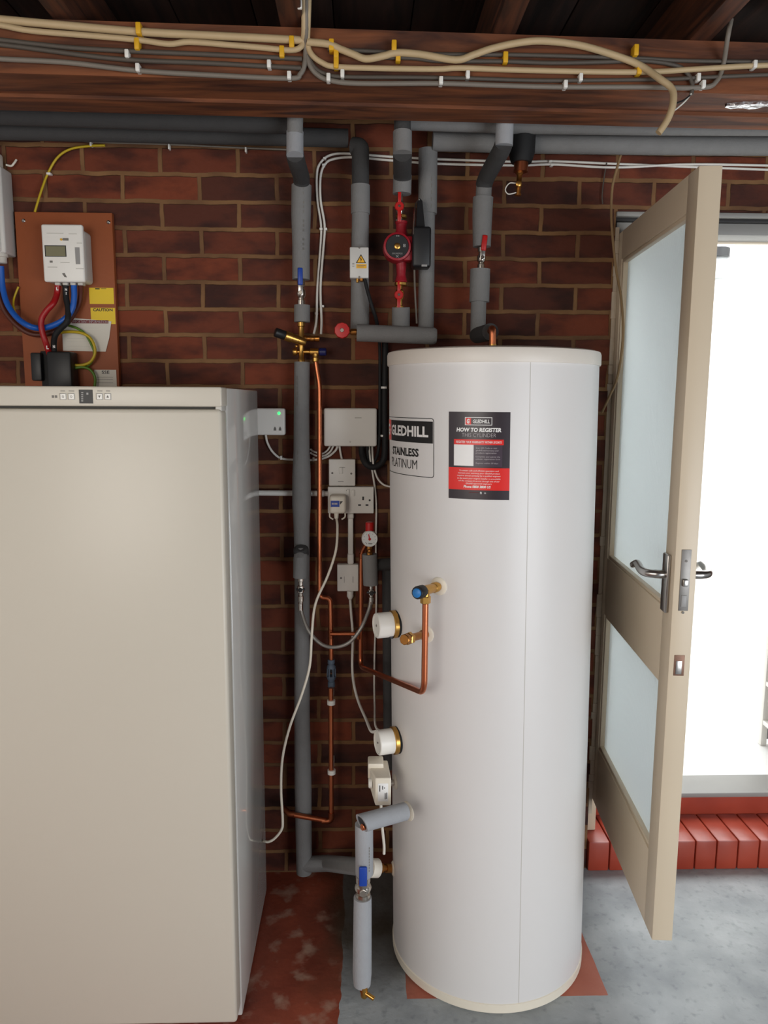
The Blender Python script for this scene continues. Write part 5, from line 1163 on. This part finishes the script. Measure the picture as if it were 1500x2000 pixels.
o = MB().box(at(586, 14, 1.79)+Vector((-.005, -.012, -.008)), at(586, 14, 1.79)+Vector((.005, -.004, .010)), .002).build('cable_tie', 'white'); setp(o, 'white tie on the cable bundle near the ceiling joist', 'cable tie')

# ================================================================== DOOR
A = at(1365, 322, 1.722); dr = Vector((.057, .70, 0)).normalized(); nr = Vector((dr.y, -dr.x, 0))
A = Vector((.7262, 1.722, 0)); zt_ = 2.083; zb_ = .249
TH = .050; DL = .745
def dpt(a, b, z): return A+dr*a+nr*b+Vector((0, 0, z))
def dpix(x, y):                                          # pixel on left face -> (a, z)
    d = ray(x, y); k = (A-EYE).dot(nr)/d.dot(nr); P = EYE+d*k; return (P-A).dot(dr), P.z
door = thing('door_1', 'cream painted door with two obscured glass panes standing open towards the camera', 'door', dpt(DL, 0, zb_))
del door['category']; struct(door)
def dbox(a0, a1, b0, b1, z0, z1, bev=.002):
    c = dpt((a0+a1)/2, (b0+b1)/2, (z0+z1)/2); return MB().obox(c, dr*((a1-a0)/2), nr*((b1-b0)/2), Vector((0, 0, (z1-z0)/2)), bev)
a1_ = dpix(1344, 418)[0]; zu1 = dpix(1344, 414)[1]; a2_ = dpix(1222, 497)[0]
zu0 = (dpix(1187, 1097)[1]+dpix(1290, 1172)[1])/2; zl1 = (dpix(1179, 1207)[1]+dpix(1285, 1313)[1])/2; zl0 = (dpix(1262, 1642)[1]+dpix(1168, 1468)[1])/2
a1_ = max(.07, min(.13, a1_)); a2_ = DL-.10
dbox(0, a1_, 0, TH, zb_, zt_).build('stile', 'doorface', door)
dbox(a2_, DL, 0, TH, zb_, zt_).build('stile', 'doorface', door)
dbox(a1_, a2_, 0, TH, zu1, zt_).build('rail', 'doorface', door)
dbox(a1_, a2_, 0, TH, zl1, zu0).build('rail', 'doorface', door)
dbox(a1_, a2_, 0, TH, zb_, zl0).build('rail', 'doorface', door)
dbox(a1_-.004, a2_+.004, .020, .025, zu0-.004, zu1+.004, 0).build('glass_pane', 'glass', door)
dbox(a1_-.004, a2_+.004, .020, .025, zl0-.004, zl1+.004, 0).build('glass_pane', 'glass', door)
for z0, z1, nm in ((zu0, zu1, 'glazing_bead'), (zl0, zl1, 'glazing_bead')):
    mb = MB()
    for q_ in (dbox(a1_, a1_+.010, .004, .019, z0, z1, .002), dbox(a2_-.010, a2_, .004, .019, z0, z1, .002), dbox(a1_, a2_, .004, .019, z1-.010, z1, .002), dbox(a1_, a2_, .004, .019, z0, z0+.010, .002)):
        mb.add(q_.v, q_.f)
    mb.build(nm, 'doorface', door)
# handles
hz_ = dpix(1300, 1118)[1]; hp0, hp1 = dpix(1305, 1080)[1], dpix(1296, 1190)[1]; ha = (dpix(1316, 1130)[0]+dpix(1293, 1130)[0])/2
ha = max(.030, min(.08, ha))
for sgn, b0 in ((-1, 0), (1, TH)):
    bp_ = dbox(ha-.019, ha+.019, b0-.009 if sgn < 0 else b0, b0 if sgn < 0 else b0+.009, hp1, hp0, .003).build('handle_plate', 'steel', door)
    c_ = lambda a, b, z: dpt(ha+a, b0+sgn*b, hz_+z)
    T(smooth([c_(0, .006, 0), c_(0, .026, 0), c_(.010, .046, 0), c_(.035, .054, .002), c_(.070, .054, .010), c_(.098, .054, .003), c_(.112, .054, -.004)]), [.0105]*8+[.010]*10+[.0095]*8+[.008]*8+[.006]*3, 14).build('lever_handle', 'steel', bp_)
lk = dbox(-.0015, .002, .014, .036, dpix(1325, 1203)[1], dpix(1338, 1084)[1], .0005).build('latch_plate', 'latchmetal', door)
zL = hz_-.005
dbox(-.009, 0, .019, .031, zL-.013, zL+.004, .002).build('latch_bolt', 'steel', lk)
dbox(-.003, 0, .019, .031, zL-.062, zL-.034, .001).build('dead_bolt', 'grey_panel', lk)
for z in (hp0-.008, hp1+.01):
    c_ = dpt(-.0015, .025, z); MB().cyl(c_, c_-dr*.001, .003, 10).build('plate_screw', 'inkgrey', lk)
zz0, zz1 = at(1325, 1319, 1.722).z, at(1325, 1279, 1.722).z
wk = dbox(-.0012, .002, .012, .036, zz0, zz1, .0004).build('worn_latch', 'rust', door)
dbox(-.0022, 0, .016, .030, zz0+.004, zz1-.014, .0004).build('latch_hole', 'steel', wk)
for z in (.55, 1.75):
    MB().cyl(dpt(DL+.004, -.004, z-.045), dpt(DL+.004, -.004, z+.045), .007, 12).build('hinge', 'bluegrey', door)

# ================================================================== PASSAGE
YW = 4.2
t = thing('ceiling_lamp', 'round lamp with black base and ribbed glass seen through the doorway', 'lamp', at(1392, 500, YW))
c_ = at(1400, 496, YW)
rr_ = rp(24, 500, YW)
ztop_ = 2.72
MB().lathe((c_.x, YW, c_.z-.02), (0, 0, 1), [(rr_, 0), (rr_, .045), (rr_*.9, .05)], 32).build('lamp_base', 'black', t)
MB().lathe((c_.x, YW, c_.z-.135), (0, 0, 1), [(rr_*.5, 0), (rr_*.78, .004), (rr_*.86, .03), (rr_*.9, .115)], 32).build('glass_shade', 'clearglass', t)
MB().lathe((c_.x, YW, c_.z+.028), (0, 0, 1), [(rr_*.55, 0), (rr_*.55, ztop_-c_.z-.029)], 24).build('stem', 'whitewall', t)
t = thing('white_shelf_unit', 'white shelf unit seen through the doorway at the right edge', 'shelf', at(1500, 1500, 2.9))
x0_ = at(1482, 1400, 2.95).x; zt_ = at(1486, 1228, 2.95).z
for yy in (2.70, 2.92):
    for xx in (x0_, x0_+.36): B((xx, yy, .1895), (xx+.025, yy+.03, zt_), .003).build('post', 'white', t)
for y in (1236, 1330, 1405, 1475): z_ = at(1490, y, 2.95).z; B((x0_+.002, 2.702, z_-.010), (x0_+.383, 2.948, z_+.010), .003).build('shelf_board', 'white', t)
B((x0_+.03, 2.935, .21), (x0_+.36, 2.945, zt_-.02), .002).build('shaded_back_panel', 'grey_panel', t)  # grey stands in for the shade inside the white unit
